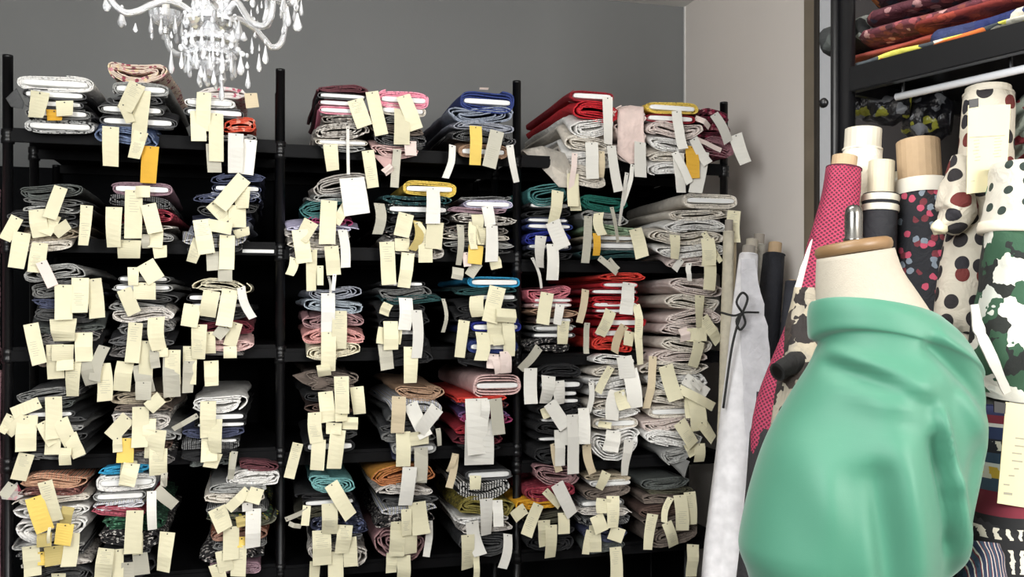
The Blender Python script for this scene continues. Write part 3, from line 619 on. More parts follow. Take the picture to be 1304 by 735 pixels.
S(2,1,'middle','R2',[(385,652,118,212,'f','satin'),(385,652,208,290,'f','lightgrey'),(400,705,288,345,'f','lightgreen'),(390,702,342,382,'b','beige'),(420,705,380,430,'b','lightgrey'),(370,765,428,475,'f','tealdark')],
 [(352,0,358,212,62),(490,470,590,558,36,'g'),(430,240,412,500,46,'g'),(490,222,505,345,56,'c',-16),(475,335,475,458,42,'o'),(560,190,590,385,26,'g'),(690,310,728,468,76,'c',8),(645,0,600,295,26,'w')])
S(2,1,'right','R2',[(960,1258,108,202,'b','offwhite'),(860,1225,195,262,'f','offwhite'),(860,1210,258,330,'f','white'),(760,1205,325,400,'f','offwhite'),(800,1200,398,470,'f','white'),(860,1110,468,530,'f','pinkwhite')],
 [(950,480,905,540,40,'w'),(990,500,990,600,30,'w',-10),(1222,380,1215,655,62,'b'),(1240,210,1228,385,76),(1105,500,1090,650,72),(910,345,905,478,72),(1070,330,1160,495,34),(1090,365,1098,515,78)],front=-.09)
S(2,2,'left','R3',[(95,352,108,195,'f','rose'),(120,362,175,208,'b','rose'),(120,362,205,235,'b','palepink'),(120,382,232,285,'f','tan'),(130,362,285,320,'b','brown'),(130,372,335,365,'b','lightgrey'),(115,375,380,410,'b','blackw'),(95,342,408,482,'f','lace')],
 [(150,0,175,110,18,'w',8),(165,460,52,585,54,'g',8),(285,215,262,330,52,'w'),(305,310,300,442,74),(212,148,182,328,76)])
S(2,2,'middle','R3',[(500,772,35,85,'f','redorange'),(520,742,84,116,'b','red'),(448,742,128,162,'b','darkred'),(455,742,160,215,'f','red'),(460,745,195,238,'b','red'),(470,738,236,268,'b','darkred'),(480,740,266,300,'f','red'),(540,778,288,350,'b','red'),(475,705,350,408,'b','red'),(470,705,405,485,'f','redorange')],
 [(560,-40,610,20,44,'g'),(430,130,392,320,44,'b',8),(440,320,430,495,34,'g'),(655,335,590,490,62,'b',-8),(685,370,670,450,72),(575,250,515,390,76),(730,380,745,560,52),(718,215,735,410,46),(678,90,662,272,78,'w')])
S(2,2,'right','R3',[(900,1212,62,165,'f','pinkwhite'),(880,1207,160,250,'f','offwhite'),(890,1205,245,330,'f','pinkwhite'),(870,1185,325,400,'f','pinkwhite'),(850,1165,395,480,'f','offwhite')],
 [(985,350,1000,425,62,'p'),(1100,290,1190,430,70),(1010,390,1120,385,78),(1080,425,1042,572,76),(1085,162,1080,345,72)],front=-.09)
S(2,3,'left','R4',[(150,400,108,190,'f','black'),(150,402,188,245,'b','black'),(165,378,245,285,'b','black'),(170,388,288,325,'b','black'),(150,400,325,392,'f','black'),(150,422,392,425,'b','black'),(140,400,425,500,'f','black'),(140,382,498,528,'b','black'),(130,400,528,600,'f','black')],
 [(238,540,265,692,42,'b',-8),(420,545,455,705,50,'b',-10),(195,340,215,395,70),(112,125,110,320,76,'w'),(262,195,272,325,74,'w'),(210,168,190,318,84,'w'),(270,465,275,665,58,'w'),(215,315,300,450,78,'w'),(330,410,318,550,95,'w'),(402,345,402,542,66,'w'),(342,380,345,708,70,'w')])
S(2,3,'middle','R4',[(460,692,48,110,'f','white'),(450,692,108,170,'f','offwhite'),(440,718,168,232,'f','white'),(450,718,230,292,'b','white'),(450,712,290,350,'f','offwhite'),(440,715,348,400,'f','white'),(450,702,395,462,'b','offwhite'),(440,717,460,582,'f','white')],
 [(445,205,428,370,30,'w',10),(555,120,480,260,44,'c',-6),(525,420,520,455,72,'c'),(590,250,560,410,88,'w',-10),(600,250,625,350,66,'c'),(625,60,640,180,90,'w'),(655,130,690,345,86,'w'),(570,470,550,585,90,'w'),(655,520,625,715,70,'w')],front=-.09)
S(2,3,'right','R4',[(770,1102,20,95,'f','pinkwhite'),(700,1082,92,162,'f','offwhite'),(740,1082,158,250,'f','white'),(740,1002,248,330,'f','offwhite'),(760,1052,328,400,'b','offwhite'),(720,1062,398,470,'f','pinkwhite'),(740,1072,468,560,'f','white'),(830,1002,558,650,'f','lightgrey')],
 [(785,60,752,345,44,'b',6),(1040,540,1040,642,66),(985,540,1000,605,74),(985,270,985,400,50),(960,180,1080,265,66,'w'),(855,110,905,300,86),(1020,300,1040,470,96),(930,240,1120,340,52),(1050,420,1115,520,78),(930,420,1010,550,78),(1000,190,1045,245,34,'w')],front=-.09)
S(2,4,'left','R5',[(170,432,85,215,'f','dustypink'),(110,412,210,300,'f','crimson'),(90,312,295,362,'f','yellowor'),(110,402,360,430,'f','olive'),(100,402,428,500,'f','black'),(120,402,498,575,'f','black')],
 [(240,245,325,335,44),(345,370,342,485,68),(275,440,268,625,76),(235,412,232,558,74),(130,345,55,395,66),(205,322,128,495,68),(308,205,398,385,78,'w')])
S(2,4,'middle','R5',[(470,740,148,192,'f','beige'),(495,735,185,220,'b','white'),(450,737,222,290,'f','taupe'),(430,697,292,338,'b','grey'),(430,732,336,390,'f','whitelace'),(440,732,388,452,'f','greystripe'),(450,702,448,540,'f','navy'),(460,702,538,600,'f','greygreen')],
 [(640,565,640,760,74),(500,470,470,605,50),(525,440,530,595,68),(590,140,545,235,68),(660,455,635,532,84),(530,385,558,475,84),(625,275,622,455,74),(575,290,565,370,84)])
S(2,4,'right','R5',[(780,1062,168,235,'f','greygreen'),(810,1082,228,272,'f','olive'),(770,1062,262,322,'f','taupe'),(770,1082,312,392,'f','brown'),(800,1100,390,445,'f','taupe'),(830,1120,440,560,'f','taupe')],
 [(1080,550,1065,730,70),(955,285,915,425,38,'c',-14),(930,425,972,560,66),(1005,270,1020,472,74),(1060,252,1070,440,72),(852,378,820,578,66)],front=-.09)

def flap(like, pts, key, ss, seed=0):
    "a loose corner of cloth hanging out of a bolt; pts in pixels, ss the depth behind the rack front of each point"
    e = min([o for o in COL.objects if o.name.startswith('cloth_bolt') and like in o.get('label', '')], key=lambda o: o.name)
    W_ = []
    for (x, y), s_ in zip(pts, ss):
        u, z, _ = rackpt(x, y, s_); W_.append(rk(u, s_, z))
    cen = sum(W_, Vector())/len(W_); M = (Matrix.Translation(e.location) @ Matrix.Rotation(e.rotation_euler.z, 4, 'Z')).inverted()
    n = len(W_); rings = 4; V = []; fs = []
    sub = []
    for i in range(n):
        for j in range(5): sub.append(W_[i].lerp(W_[(i+1) % n], j/5))
    m_ = len(sub)
    for off in (0, .0016):
        for r_ in range(1, rings+1):
            for k, p in enumerate(sub):
                q = cen.lerp(p, r_/rings); q = q+NY*(off+.012*noise.noise(Vector((q.x*22, q.z*22, seed))))
                V.append(tuple(M @ q))
        V.append(tuple(M @ (cen+NY*off)))
    H = rings*m_+1
    for b_ in (0, H):
        for k in range(m_):
            k2 = (k+1) % m_; fs.append((b_+k, b_+k2, b_+H-1))
            for r_ in range(rings-1): fs.append((b_+r_*m_+k, b_+(r_+1)*m_+k, b_+(r_+1)*m_+k2, b_+r_*m_+k2))
    for k in range(m_):
        k2 = (k+1) % m_; o_ = (rings-1)*m_; fs.append((o_+k, o_+k2, H+o_+k2, H+o_+k))
    mesh_obj('loose_corner', V, fs, kmats(key)[0], e, smooth=True)
flap('off-white folded cloth, sixth from top, left stack, top shelf, right bay', [(664,191),(690,186),(719,195),(738,240),(712,238),(683,207)], 'offwhite', [.12,.05,-.11,-.11,-.1,.05], 1)
flap('pale peach folded cloth, topmost, middle stack, top shelf, right bay', [(787,138),(803,134),(819,136),(821,181),(816,207),(802,209),(786,195)], 'peach', [-.1]*7, 2)
flap('light grey folded cloth, eighth from top, right stack, fourth shelf, right bay', [(816,542),(842,569),(879,588),(872,609),(853,590),(830,569)], 'lightgrey', [.05,-.02,-.11,-.12,-.1,.0], 3)
flap('black white-edged cloth on white board, second from top, left stack, top shelf, left bay', [(7,125),(21,112),(31,131),(29,139),(14,136)], 'grey', [-.09,-.08,-.08,-.085,-.09], 4)
flap('pale pink folded cloth, sixth from top, middle stack, top shelf, middle bay', [(474,196),(501,202),(501,222),(489,213)], 'palepink', [-.07,-.08,-.085,-.085], 5)
flap('red-brown lace folded cloth, second from top, left stack, bottom shelf, left bay', [(0,630),(22,614),(30,632),(20,637),(2,636)], 'whitefloral', [-.09,-.085,-.075,-.085,-.09], 6)
flap('taupe folded cloth, second from top, left stack, fourth shelf, middle bay', [(372,478),(400,470),(420,490),(404,496),(385,488)], 'taupe', [-.02,-.04,-.09,-.08,-.03], 7)
# ------------------------------------------------------------------ pink dotted cloth at the rack's left end
PD = patmat('pink_dotted', 'mesh', [(196,150,156),(86,50,58)], 75)
def side_roll(u, s, z0, z1, r, lab):
    e = empty('fabric_roll', rk(u, s, z0), TH, lab, 'fabric roll', None)
    n = 12; pts = [(0, 0, (z1-z0)*i/n) for i in range(n+1)]
    V, fs = tubemesh(pts, [r*(1+.03*math.sin(i*1.7)) for i in range(n+1)], 24)
    mesh_obj('cloth', V, fs, PD, e, smooth=True)
    V, fs = lathe([(.02, z1-z0-.02), (.02, z1-z0+.012), (.017, z1-z0+.012), (.017, z1-z0-.02)], 16); mesh_obj('core_tube', V, fs, simple('kraft', (176,150,118), .8, var=.1, scale=60, bump=.2), e)
    return e
side_roll(-.098, .02, 0, 1.285, .072, 'dusty pink dotted fabric roll, lower one at the left end of the rack')
side_roll(-.098, .02, 1.302, 1.905, .068, 'dusty pink dotted fabric roll, upper one at the left end of the rack')

# ------------------------------------------------------------------ rolls leaning in the corner right of the rack
KR = simple('kraft', (176,150,118), .8)
KRG = simple('grey_core', (150,142,132), .8, var=.1, scale=50)
def to_floor(a, b):
    "extend the line a->b to the floor"
    a = Vector(a); b = Vector(b); d = b-a
    return a+d*(a.z/(a.z-b.z))
def rollpath(ctrl, rad, n=26, wob=.0, seg=28, seed=1, flare=None):
    P_ = smoothpath(ctrl, n); vs = []; N_ = len(P_)
    rads = []
    for i in range(N_):
        t = i/(N_-1)*(len(rad)-1); k = min(int(t), len(rad)-2); rads.append(rad[k]+(rad[k+1]-rad[k])*(t-k))
    V, fs = tubemesh(P_, rads, seg)
    if wob:
        V2 = []
        for i in range(N_):
            c = P_[i]
            for k in range(seg):
                v = Vector(V[i*seg+k]); d = v-c
                q = Vector((math.cos(2*math.pi*k/seg)*1.6, math.sin(2*math.pi*k/seg)*1.6, i/N_*6+seed))
                V2.append(tuple(c+d*(1+wob*noise.noise(q))))
        V = V2
    return V, fs, P_, rads
def rolluv(o, P_, rads, seg=28):
    me = o.data; uvl = me.uv_layers.new(name='UVMap'); ln_ = [0]
    for p, q in zip(P_[:-1], P_[1:]): ln_.append(ln_[-1]+(q-p).length)
    rm = sum(rads)/len(rads)
    for poly in me.polygons:
        ks = [me.loops[l].vertex_index for l in poly.loop_indices]
        wrap = len(ks) == 4 and max(v % seg for v in ks)-min(v % seg for v in ks) > seg//2
        for l, v in zip(poly.loop_indices, ks):
            k = v % seg; i = v//seg
            if wrap and k == 0: k = seg
            uvl.data[l].uv = (k/seg*2*math.pi*rm, ln_[min(i, len(ln_)-1)])
    return o
def shift(V, o): return [tuple(Vector(v)-Vector(o)) for v in V]
def fabric_roll(label, ctrl, rad, mat, core_r=None, core_len=.05, core_mat=None, wob=.12, seed=1, name='fabric_roll', layers=True, group=None):
    ctrl = [Vector(c) for c in ctrl]
    base = Vector(ctrl[-1]); e = empty(name, base, 0, label, 'fabric roll', group)
    V, fs, P_, rads = rollpath(ctrl, rad, wob=wob, seed=seed)
    rolluv(mesh_obj('cloth', shift(V, base), fs, mat, e, smooth=True), P_, rads)
    ax = (P_[0]-P_[1]).normalized()
    if core_r:
        a = P_[0]-ax*.03; b = P_[0]+ax*core_len
        V1, f1 = tubemesh([a, b, b, b-ax*.03], [core_r, core_r, core_r*.86, core_r*.86], 22, cap=False)
        mesh_obj('core_tube', shift(V1, base), f1, core_mat or KR, e, smooth=False)
    if layers:
        r0 = core_r or rads[0]*.3; V3 = []; f3 = []; N3 = 60
        s = ax.cross(Vector((0, 1, 0))).normalized(); u_ = ax.cross(s)
        for i in range(N3):
            a = 2*math.pi*2.5*i/N3; r = r0+(rads[0]*.98-r0)*i/N3
            for rr_, h_ in ((r, 0), (r, .004), (r+.002, .004), (r+.002, 0)):
                V3.append(tuple(P_[0]+ax*(h_-.001)+s*rr_*math.cos(a)+u_*rr_*math.sin(a)-base))
        for i in range(N3-1):
            for k in range(4): f3.append((i*4+k, i*4+(k+1) % 4, i*4+4+(k+1) % 4, i*4+4+k))
        mesh_obj('rolled_layers', V3, f3, mat, e)
    return e
W = world
WHITE = patmat('white_cotton', 'plain', [(236,234,236)], wr=.02)
def W3(px, py, Y): return W(px, py, Y)
# two more rolls whose cores only peep out behind
def lean(label, top, topY, second, secondY, rad, mat, **kw):
    a = W(*top, topY); b = W(*second, secondY); f = to_floor(a, b); m = a.lerp(f, .5)
    return fabric_roll(label, [a, a.lerp(f, .25), m, a.lerp(f, .8), f], rad, mat, **kw)
BLKC = patmat('black_cloth', 'plain', [(32,33,40)])
lean('cream fabric roll standing upright just right of the rack, behind the white roll', (928,296), 3.62, (917,735), 3.5, [.022,.026,.028], patmat('cream_cloth','plain',[(200,192,172)]), core_r=.016, core_mat=KRG, seed=3)
lean('grey-cored fabric roll with tallest core behind the white and black rolls', (966,312), 3.74, (935,735), 3.60, [.024,.03,.034], patmat('ivory_cloth','plain',[(190,186,176)]), core_r=.022, core_len=.045, core_mat=KRG, seed=4)
lean('thin roll with grey core, second behind the tied white roll', (957,318), 3.66, (925,735), 3.52, [.022,.026,.03], patmat('ivory_cloth','plain',[(190,186,176)]), core_r=.024, core_len=.042, core_mat=simple('pale_core',(172,164,150),.8), seed=5)
lean('charcoal fabric roll with kraft core leaning in the corner', (986,325), 3.60, (958,640), 3.42, [.042,.050,.058,.06], BLKC, core_r=.026, core_len=.05, seed=6, wob=.2)
lean('dark grey fabric roll half hidden right of the charcoal roll', (1009,360), 3.52, (985,640), 3.38, [.028,.04,.045], patmat('slate_cloth','plain',[(52,53,60)]), core_r=.014, core_len=.01, seed=8)
wr = lean('white fabric roll tied with a black ribbon leaning beside the rack', (953,325), 3.42, (921,735), 3.22, [.034,.050,.068,.078,.086], WHITE, core_r=.024, core_len=.035, core_mat=KRG, seed=9, wob=.16)
# loose white edge hanging along its right side, and the bow
base = wr.location.copy()
def flat_strip(path, widths, mat, name, parent, base, th=.002, dirv=None, wav=0, seed=0):
    "a ribbon of cloth or paper through world points"
    P_ = [Vector(p) for p in path]; n = len(P_); V = []; fs = []
    for i, p in enumerate(P_):
        t = (P_[min(i+1, n-1)]-P_[max(0, i-1)]).normalized()
        d = Vector(dirv) if dirv else Vector((1, 0, 0)); d = (d-t*d.dot(t)).normalized(); nn = t.cross(d)
        f = i/(n-1)*(len(widths)-1); k = min(int(f), len(widths)-2); w_ = widths[k]+(widths[k+1]-widths[k])*(f-k)
        w_ *= 1+wav*noise.noise(Vector((i*.9, seed, 0)))
        for a, b in ((-w_/2, 0), (w_/2, 0), (w_/2, th), (-w_/2, th)): V.append(tuple(p+d*a+nn*b-base))
    for i in range(n-1):
        for k in range(4): fs.append((i*4+k, i*4+(k+1) % 4, i*4+4+(k+1) % 4, i*4+4+k))
    fs.append((0, 1, 2, 3)); fs.append((n*4-4, n*4-1, n*4-2, n*4-3))
    return mesh_obj(name, V, fs, mat, parent, smooth=False)
pp = smoothpath([W(952,330,3.37), W(958,400,3.33), W(962,470,3.30), W(955,560,3.25), W(948,650,3.21), W(940,760,3.16), W(932,880,3.12)], 30)
flat_strip(pp, [.05,.10,.11,.10,.12,.12], patmat('white_cotton_edge','plain',[(214,212,216)]), 'loose_edge', wr, base, .003, wav=.25)
RIB = simple('black_ribbon', (22,22,20), .6)
def cord(ctrl, r, name, parent, base, mat, n=20):
    V, fs = tubemesh(smoothpath(ctrl, n), r, 8); return mesh_obj(name, shift(V, base), fs, mat, parent, smooth=True)
cord([W(918,398,3.30), W(935,402,3.28), W(948,398,3.275), W(966,398,3.30)], .004, 'ribbon_band', wr, base, RIB)
cord([W(945,398,3.27), W(938,385,3.27), W(945,373,3.27), W(952,380,3.27), W(946,397,3.27), W(938,408,3.27), W(942,420,3.27), W(949,412,3.27), W(946,400,3.27)], .0045, 'ribbon_bow', wr, base, RIB, 40)
cord([W(944,400,3.27), W(936,425,3.27), W(930,455,3.265), W(921,520,3.26)], .0045, 'ribbon_tail', wr, base, RIB)

# ------------------------------------------------------------------ rack at the right
RA = Vector((.5300, -.8480, 0)); RB = Vector((.848, .53, 0))     # along the front beam, and away from it
A0 = Vector((.705, 1.9, 0)); RTH = math.atan2(RA.y, RA.x)
rr_ = empty('shelving_rack', A0, RTH, 'black metal rack at the right with fabric rolls standing under its shelf', 'shelf rack')
def rloc(t, s, z): return (t, s, z)
BZ = EYE+.502; TL = .64
def rbox(name, lo, hi, mat, bevel=0):
    bm = bmesh.new(); boxbm(bm, lo, hi, bevel); return bm_obj(name, bm, mat, rr_)
for t, s in ((0, 0), (TL, 0), (0, .52), (TL, .52)):
    vs, fs = lathe([(0, 0), (.022, 0), (.022, .02), (.0165, .024), (.0165, 2.75), (0, 2.75)], 20)
    mesh_obj('post', [(x+t, y+s, z) for x, y, z in vs], fs, BLK, rr_, smooth=True)
vs, fs = tubemesh([(-.020, -.012, 0), (-.020, -.012, 2.75)], .010, 14); mesh_obj('post', vs, fs, BLK, rr_, smooth=True)
rbox('shelf_beam', (.0, -.010, BZ-.052), (TL, .012, BZ), BLK, .002)
rbox('shelf_beam', (.0, .51, BZ-.052), (TL, .53, BZ), BLK, .002)
rbox('shelf_board', (.0, .013, BZ-.020), (TL, .509, BZ-.004), BLK)
rbox('back_panel', (-.40, .535, .05), (TL, .545, 2.7), simple('dark_back_panel', (44,40,40), .7))
rbox('side_beam', (-.012, .0, BZ-.05), (.0, .5, BZ-.01), BLK)
CH = simple('reflection_white', (244,245,248), .25, 0, .01)  # white of the added tube that stands for a reflection streak on plastic
vs, fs = tubemesh([(.085, .045, BZ-.070), (TL-.03, .045, BZ-.070)], .0075, 12); o = mesh_obj('reflection_streak', vs, fs, CH, rr_, smooth=True); o['label'] = 'white tube standing for a bright reflection under the shelf'
for t in (.10, TL/2, TL-.05):
    vs, fs = tubemesh([(t, .045, BZ-.02), (t, .045, BZ-.074)], .004, 8); mesh_obj('streak_hanger', vs, fs, BLK, rr_)  # rods added only to carry the reflection tube
vs, fs = lathe([(0, 0), (.009, 0), (.011, .006), (.007, .012), (0, .013)], 12)
o = mesh_obj('clamp_knob', vs, fs, BLK, rr_, smooth=True); o.location = (-.032, -.03, EYE+(HY-130)/F*1.9); o.rotation_euler = (math.pi/2, 0, 0)

# cloths lying lengthwise on its shelf
def long_bolt(label, s0, s1, z0, z1, t0, t1, mats, seed, slope=0, flapmat=None):
    "flattened cloth lying along the shelf, folded edge to the front"
    e = empty('cloth_bolt', A0+RA*0+RB*0, RTH, label, 'cloth', 'patterned cloths on the right rack shelf')
    n = 26; m = 22; V = []; fs = []
    a = (s1-s0)/2; b = (z1-z0)/2; sc_, zc = (s0+s1)/2, (z0+z1)/2
    for i in range(n):
        t = t0+(t1-t0)*i/(n-1)
        for k in range(m):
            an = 2*math.pi*k/m
            q = Vector((t*9, math.cos(an)*1.2, math.sin(an)+seed))
            g = 1 if 0 < i < n-1 else .9
            V.append((t, sc_+a*g*spow(math.cos(an), .6)+.012*noise.noise(q), zc+slope*(t-t0)+b*g*spow(math.sin(an), .75)+.005*noise.noise(q*1.3)))
    for i in range(n-1):
        for k in range(m): fs.append((i*m+k, i*m+(k+1) % m, (i+1)*m+(k+1) % m, (i+1)*m+k))
    fs.append(tuple(range(m))[::-1]); fs.append(tuple((n-1)*m+k for k in range(m)))
    mesh_obj('cloth', V, fs, mats, e, smooth=True)
    # folded end showing its layers
    V = []; fs = []; N3 = 50
    for i in range(N3):
        an = 2*math.pi*2.2*i/N3; g = .25+.72*i/N3
        for o_, th_ in ((0, 0), (-.006, 0), (-.006, .003), (0, .003)):
            V.append((t0+o_, sc_+(a*g+th_)*spow(math.cos(an), .6), zc+(b*g+th_*.6)*spow(math.sin(an), .75)))
    for i in range(N3-1):
        for k in range(4): fs.append((i*4+k, i*4+(k+1) % 4, i*4+4+(k+1) % 4, i*4+4+k))
    mesh_obj('folded_end', V, fs, flapmat or mats, e)
    return e
P_ORN = patmat('orange_floral', 'floral', [(52,22,34),(176,100,40),(30,34,48),(140,70,30)], 34)
P_PLUM = patmat('plum_floral', 'floral', [(92,40,50),(186,140,136),(60,24,32),(140,70,74),(120,60,50)], 62)
P_WINE = patmat('wine_floral', 'floral', [(74,30,40),(120,60,62),(40,34,50),(150,110,110)], 48)
P_RED = patmat('rust_cloth', 'floral', [(120,40,34),(150,60,44),(96,30,30)], 30)
P_GEO = patmat('geo_print', 'camo', [(30,42,92),(214,206,186),(70,100,160),(40,50,90),(200,196,180)], 13)
P_TEAL = patmat('teal_cloth_r', 'plain', [(52,128,116)]); P_CORAL = patmat('coral_cloth_r', 'plain', [(190,92,80)])
P_YEL = patmat('yellow_cloth_r', 'camo', [(214,206,90),(206,196,80),(60,66,70),(200,196,180),(210,110,50)], 22)
P_BWL = patmat('bw_leaf_cloth', 'camo', [(34,36,36),(34,36,36),(130,134,128),(60,64,62)], 30)
long_bolt('cloth with yellow edge and orange marks, lowest at the rack post end, right rack shelf', .012, .40, BZ, BZ+.024, -.055, .42, P_YEL, 3)
long_bolt('white and navy geometric cloth at the front of the right rack shelf', .014, .40, BZ+.001, BZ+.046, .17, TL-.03, P_GEO, 5, .012)
long_bolt('teal cloth edge lowest of the folds left of the right rack post', .09, .42, BZ+.019, BZ+.036, -.10, .4, P_TEAL, 6)
long_bolt('coral cloth just above the teal one, right rack shelf', .07, .42, BZ+.037, BZ+.052, -.09, .4, P_CORAL, 7)
long_bolt('rust red cloth in the middle of the pile on the right rack shelf', .016, .40, BZ+.046, BZ+.072, .13, TL-.05, P_RED, 8)
long_bolt('plum floral cloth with pale flowers, right rack shelf', .022, .42, BZ+.052, BZ+.088, .0, TL-.05, P_PLUM, 9, .0)
long_bolt('black and white leaf cloth folded in a round end left of the post', .04, .34, BZ+.056, BZ+.135, -.11, .0, P_BWL, 10)
long_bolt('dark wine floral cloth second from top, right rack shelf', .03, .42, BZ+.090, BZ+.130, .01, TL-.05, P_WINE, 11)
long_bolt('orange and navy floral cloth topmost in view, right rack shelf', .04, .42, BZ+.132, BZ+.19, .01, TL-.05, P_ORN, 12)

# bundles lying on their side behind the standing rolls
CLEAR = None
def bundle(label, c0, c1, r, mat, seed):
    e = empty('fabric_bundle', c0, 0, label, 'fabric bundle'); V, fs, P_, rads = rollpath([c0, Vector(c0).lerp(Vector(c1), .5), c1], [r*.8, r, r, r*.75], n=18, wob=.35, seed=seed)
    mesh_obj('cloth', shift(V, Vector(c0)), fs, mat, e, smooth=True); return e
P_BLY = patmat('black_leaf_print', 'camo', [(22,22,26),(22,22,26),(24,24,28),(110,112,116),(24,24,28),(130,130,46)], 48, .3)
b1 = bundle('black leaf-print cloth wrapped in clear plastic behind the cream roll', W(1088,136,2.02), W(1160,138,1.97), .036, P_BLY, 3)
b2 = bundle('black cloth with white and yellow leaves hanging behind the kraft core', W(1152,150,2.02), W(1212,150,1.97), .052, P_BLY, 5)
b3 = bundle('crumpled grey and red printed cloth at the right edge beside the tagged roll', W(1285,150,1.86), W(1330,180,1.83), .10, patmat('grey_red_print','leaf',[(130,138,126),(130,138,126),(120,34,44)],18), 6)

def rr_roll(label, top, bot, Yt, Yb, rad, mat, mids=None, **kw):
    Yb = Yt-(Yt-Yb)*.4; a = W(*top, Yt); b = W(*bot, Yb); f = to_floor(a, b)
    if mids: ctrl = [a]+[W(x, y, Y) for x, y, Y in mids]+[b, f]
    else: ctrl = [a, a.lerp(f, .25), a.lerp(f, .5), a.lerp(f, .75), f]
    return fabric_roll(label, ctrl, rad, mat, **kw)
CREAMC = simple('cream_core', (200,192,174), .7, var=.04)
rr_roll('tall cream fabric roll, back left of the rolls in the right rack', (1098,192), (1088,420), 1.88, 1.84, [.039,.040,.042,.042], patmat('cream_cotton','plain',[(222,214,196)]), core_r=.037, core_len=.044, core_mat=CREAMC, seed=12, wob=.06)
PINKM = patmat('pink_mesh', 'mesh', [(158,50,78),(78,18,40)], 165, uv=True)
pk = fabric_roll('deep pink perforated fabric roll leaning towards the dress form', [W(1074,216,1.775), W(1068,262,1.77), W(1056,330,1.765), W(1036,400,1.755), W(1010,470,1.745), W(987,530,1.735), W(976,600,1.725), W(966,700,1.715), to_floor(W(976,600,1.725), W(965,720,1.71))], [.034,.037,.046,.046,.046,.044,.040,.028,.026,.026], PINKM, core_r=.024, core_len=.026, seed=13, wob=.14)
DK = patmat('dark_lower_cloth', 'plain', [(34,32,34)])
V, fs, P_, _r = rollpath([W(986,546,1.735), W(983,556,1.733), W(976,620,1.72), W(968,690,1.71), W(960,760,1.70), W(945,900,1.69)], [.036,.042,.038,.036,.036,.036], n=16, seed=3)
lo_ = mesh_obj('lower_cloth', shift(V, pk.location), fs, DK, pk, smooth=True); lo_['label'] = 'black cloth wound below the pink'
rr_roll('black fabric roll bound with cream tape between pink and floral rolls', (1121,250), (1114,420), 1.80, 1.75, [.034,.035,.036,.036], patmat('black_cotton','plain',[(34,34,38)]), core_r=.025, core_len=.070, core_mat=simple('paper_core',(206,196,170),.8), seed=14, wob=.05)
tp = bpy.data.objects
def wraps(parent, c, ax, r, zs, mat, name='tape_band', h=.012):
    ax = Vector(ax).normalized()
    for z_ in zs:
        p = Vector(c)-ax*z_
        V, fs = tubemesh([p-ax*h/2, p, p+ax*h/2], [r, r*1.03, r], 24, cap=False); mesh_obj(name, shift(V, parent.location), fs, mat, parent, smooth=True)
blackroll = [o for o in COL.objects if o.get('label', '').startswith('black fabric roll bound')][0]
a_ = W(1121,250,1.80); ax_ = (a_-W(1114,420,1.78)).normalized()
wraps(blackroll, a_, ax_, .036, (.006, .026), simple('cream_tape', (222,214,194), .7), h=.013)
rr_roll('thin roll with pale core between black and kraft-cored rolls', (1146,232), (1140,420), 2.04, 1.95, [.028,.03,.03], patmat('pale_cotton','plain',[(206,200,184)]), core_r=.022, core_len=.02, core_mat=simple('paper_core',(206,196,170),.8), seed=15)
FLB = patmat('black_floral_roll', 'floral', [(28,29,34),(28,29,34),(176,70,92),(120,130,140),(110,44,52)], 64, uv=True, thr=.45)
fl = rr_roll('black floral fabric roll with wide kraft core', (1172,240), (1185,470), 1.84, 1.70, [.056,.055,.056,.058,.06], FLB, core_r=.042, core_len=.098, seed=16, wob=.14)
a_ = W(1172,240,1.84); ax_ = (a_-W(1185,470,1.784)).normalized()
wraps(fl, a_, ax_, .0575, (.004,), simple('white_lining', (216,210,196), .8), 'white_lining', .03)
pt_ = smoothpath([W(1150,258,1.77), W(1165,266,1.765), W(1190,258,1.77)], 8)
# polka dot roll: cloth gathered and tied, then hanging on
POL = patmat('polka_dot', 'dots', [(188,180,164),(34,30,32),(30,28,34),(96,34,30)], 25, uv=True, thr=.34)
POL2 = simple('cream_core_spots', (226,218,198), .7, var=.04)
po = fabric_roll('cream polka dot fabric roll with a tied knot, topped by a large tag', [W(1258,122,1.72), W(1256,200,1.71), W(1250,262,1.70), W(1228,330,1.68), W(1216,420,1.66), W(1208,520,1.64), to_floor(W(1216,420,1.66), W(1208,540,1.63))], [.044,.046,.050,.044,.040,.040,.04,.04,.04], POL, core_r=.040, core_len=.014, core_mat=CREAMC, seed=17, wob=.14)
lobe = rollpath([W(1222,200,1.665), W(1218,240,1.655), W(1216,275,1.65), W(1194,292,1.645)], [.014,.026,.034,.03,.006], n=16, wob=.3, seed=4)
rolluv(mesh_obj('gathered_cloth', shift(lobe[0], po.location), lobe[1], POL, po, smooth=True), lobe[2], lobe[3])
kn = rollpath([W(1186,288,1.64), W(1194,290,1.635), W(1204,294,1.64)], [.004,.014,.012,.006], n=9, wob=.4, seed=7)
mesh_obj('knot', shift(kn[0], po.location), kn[1], simple('cream_knot', (216,206,176), .8), po, smooth=True)

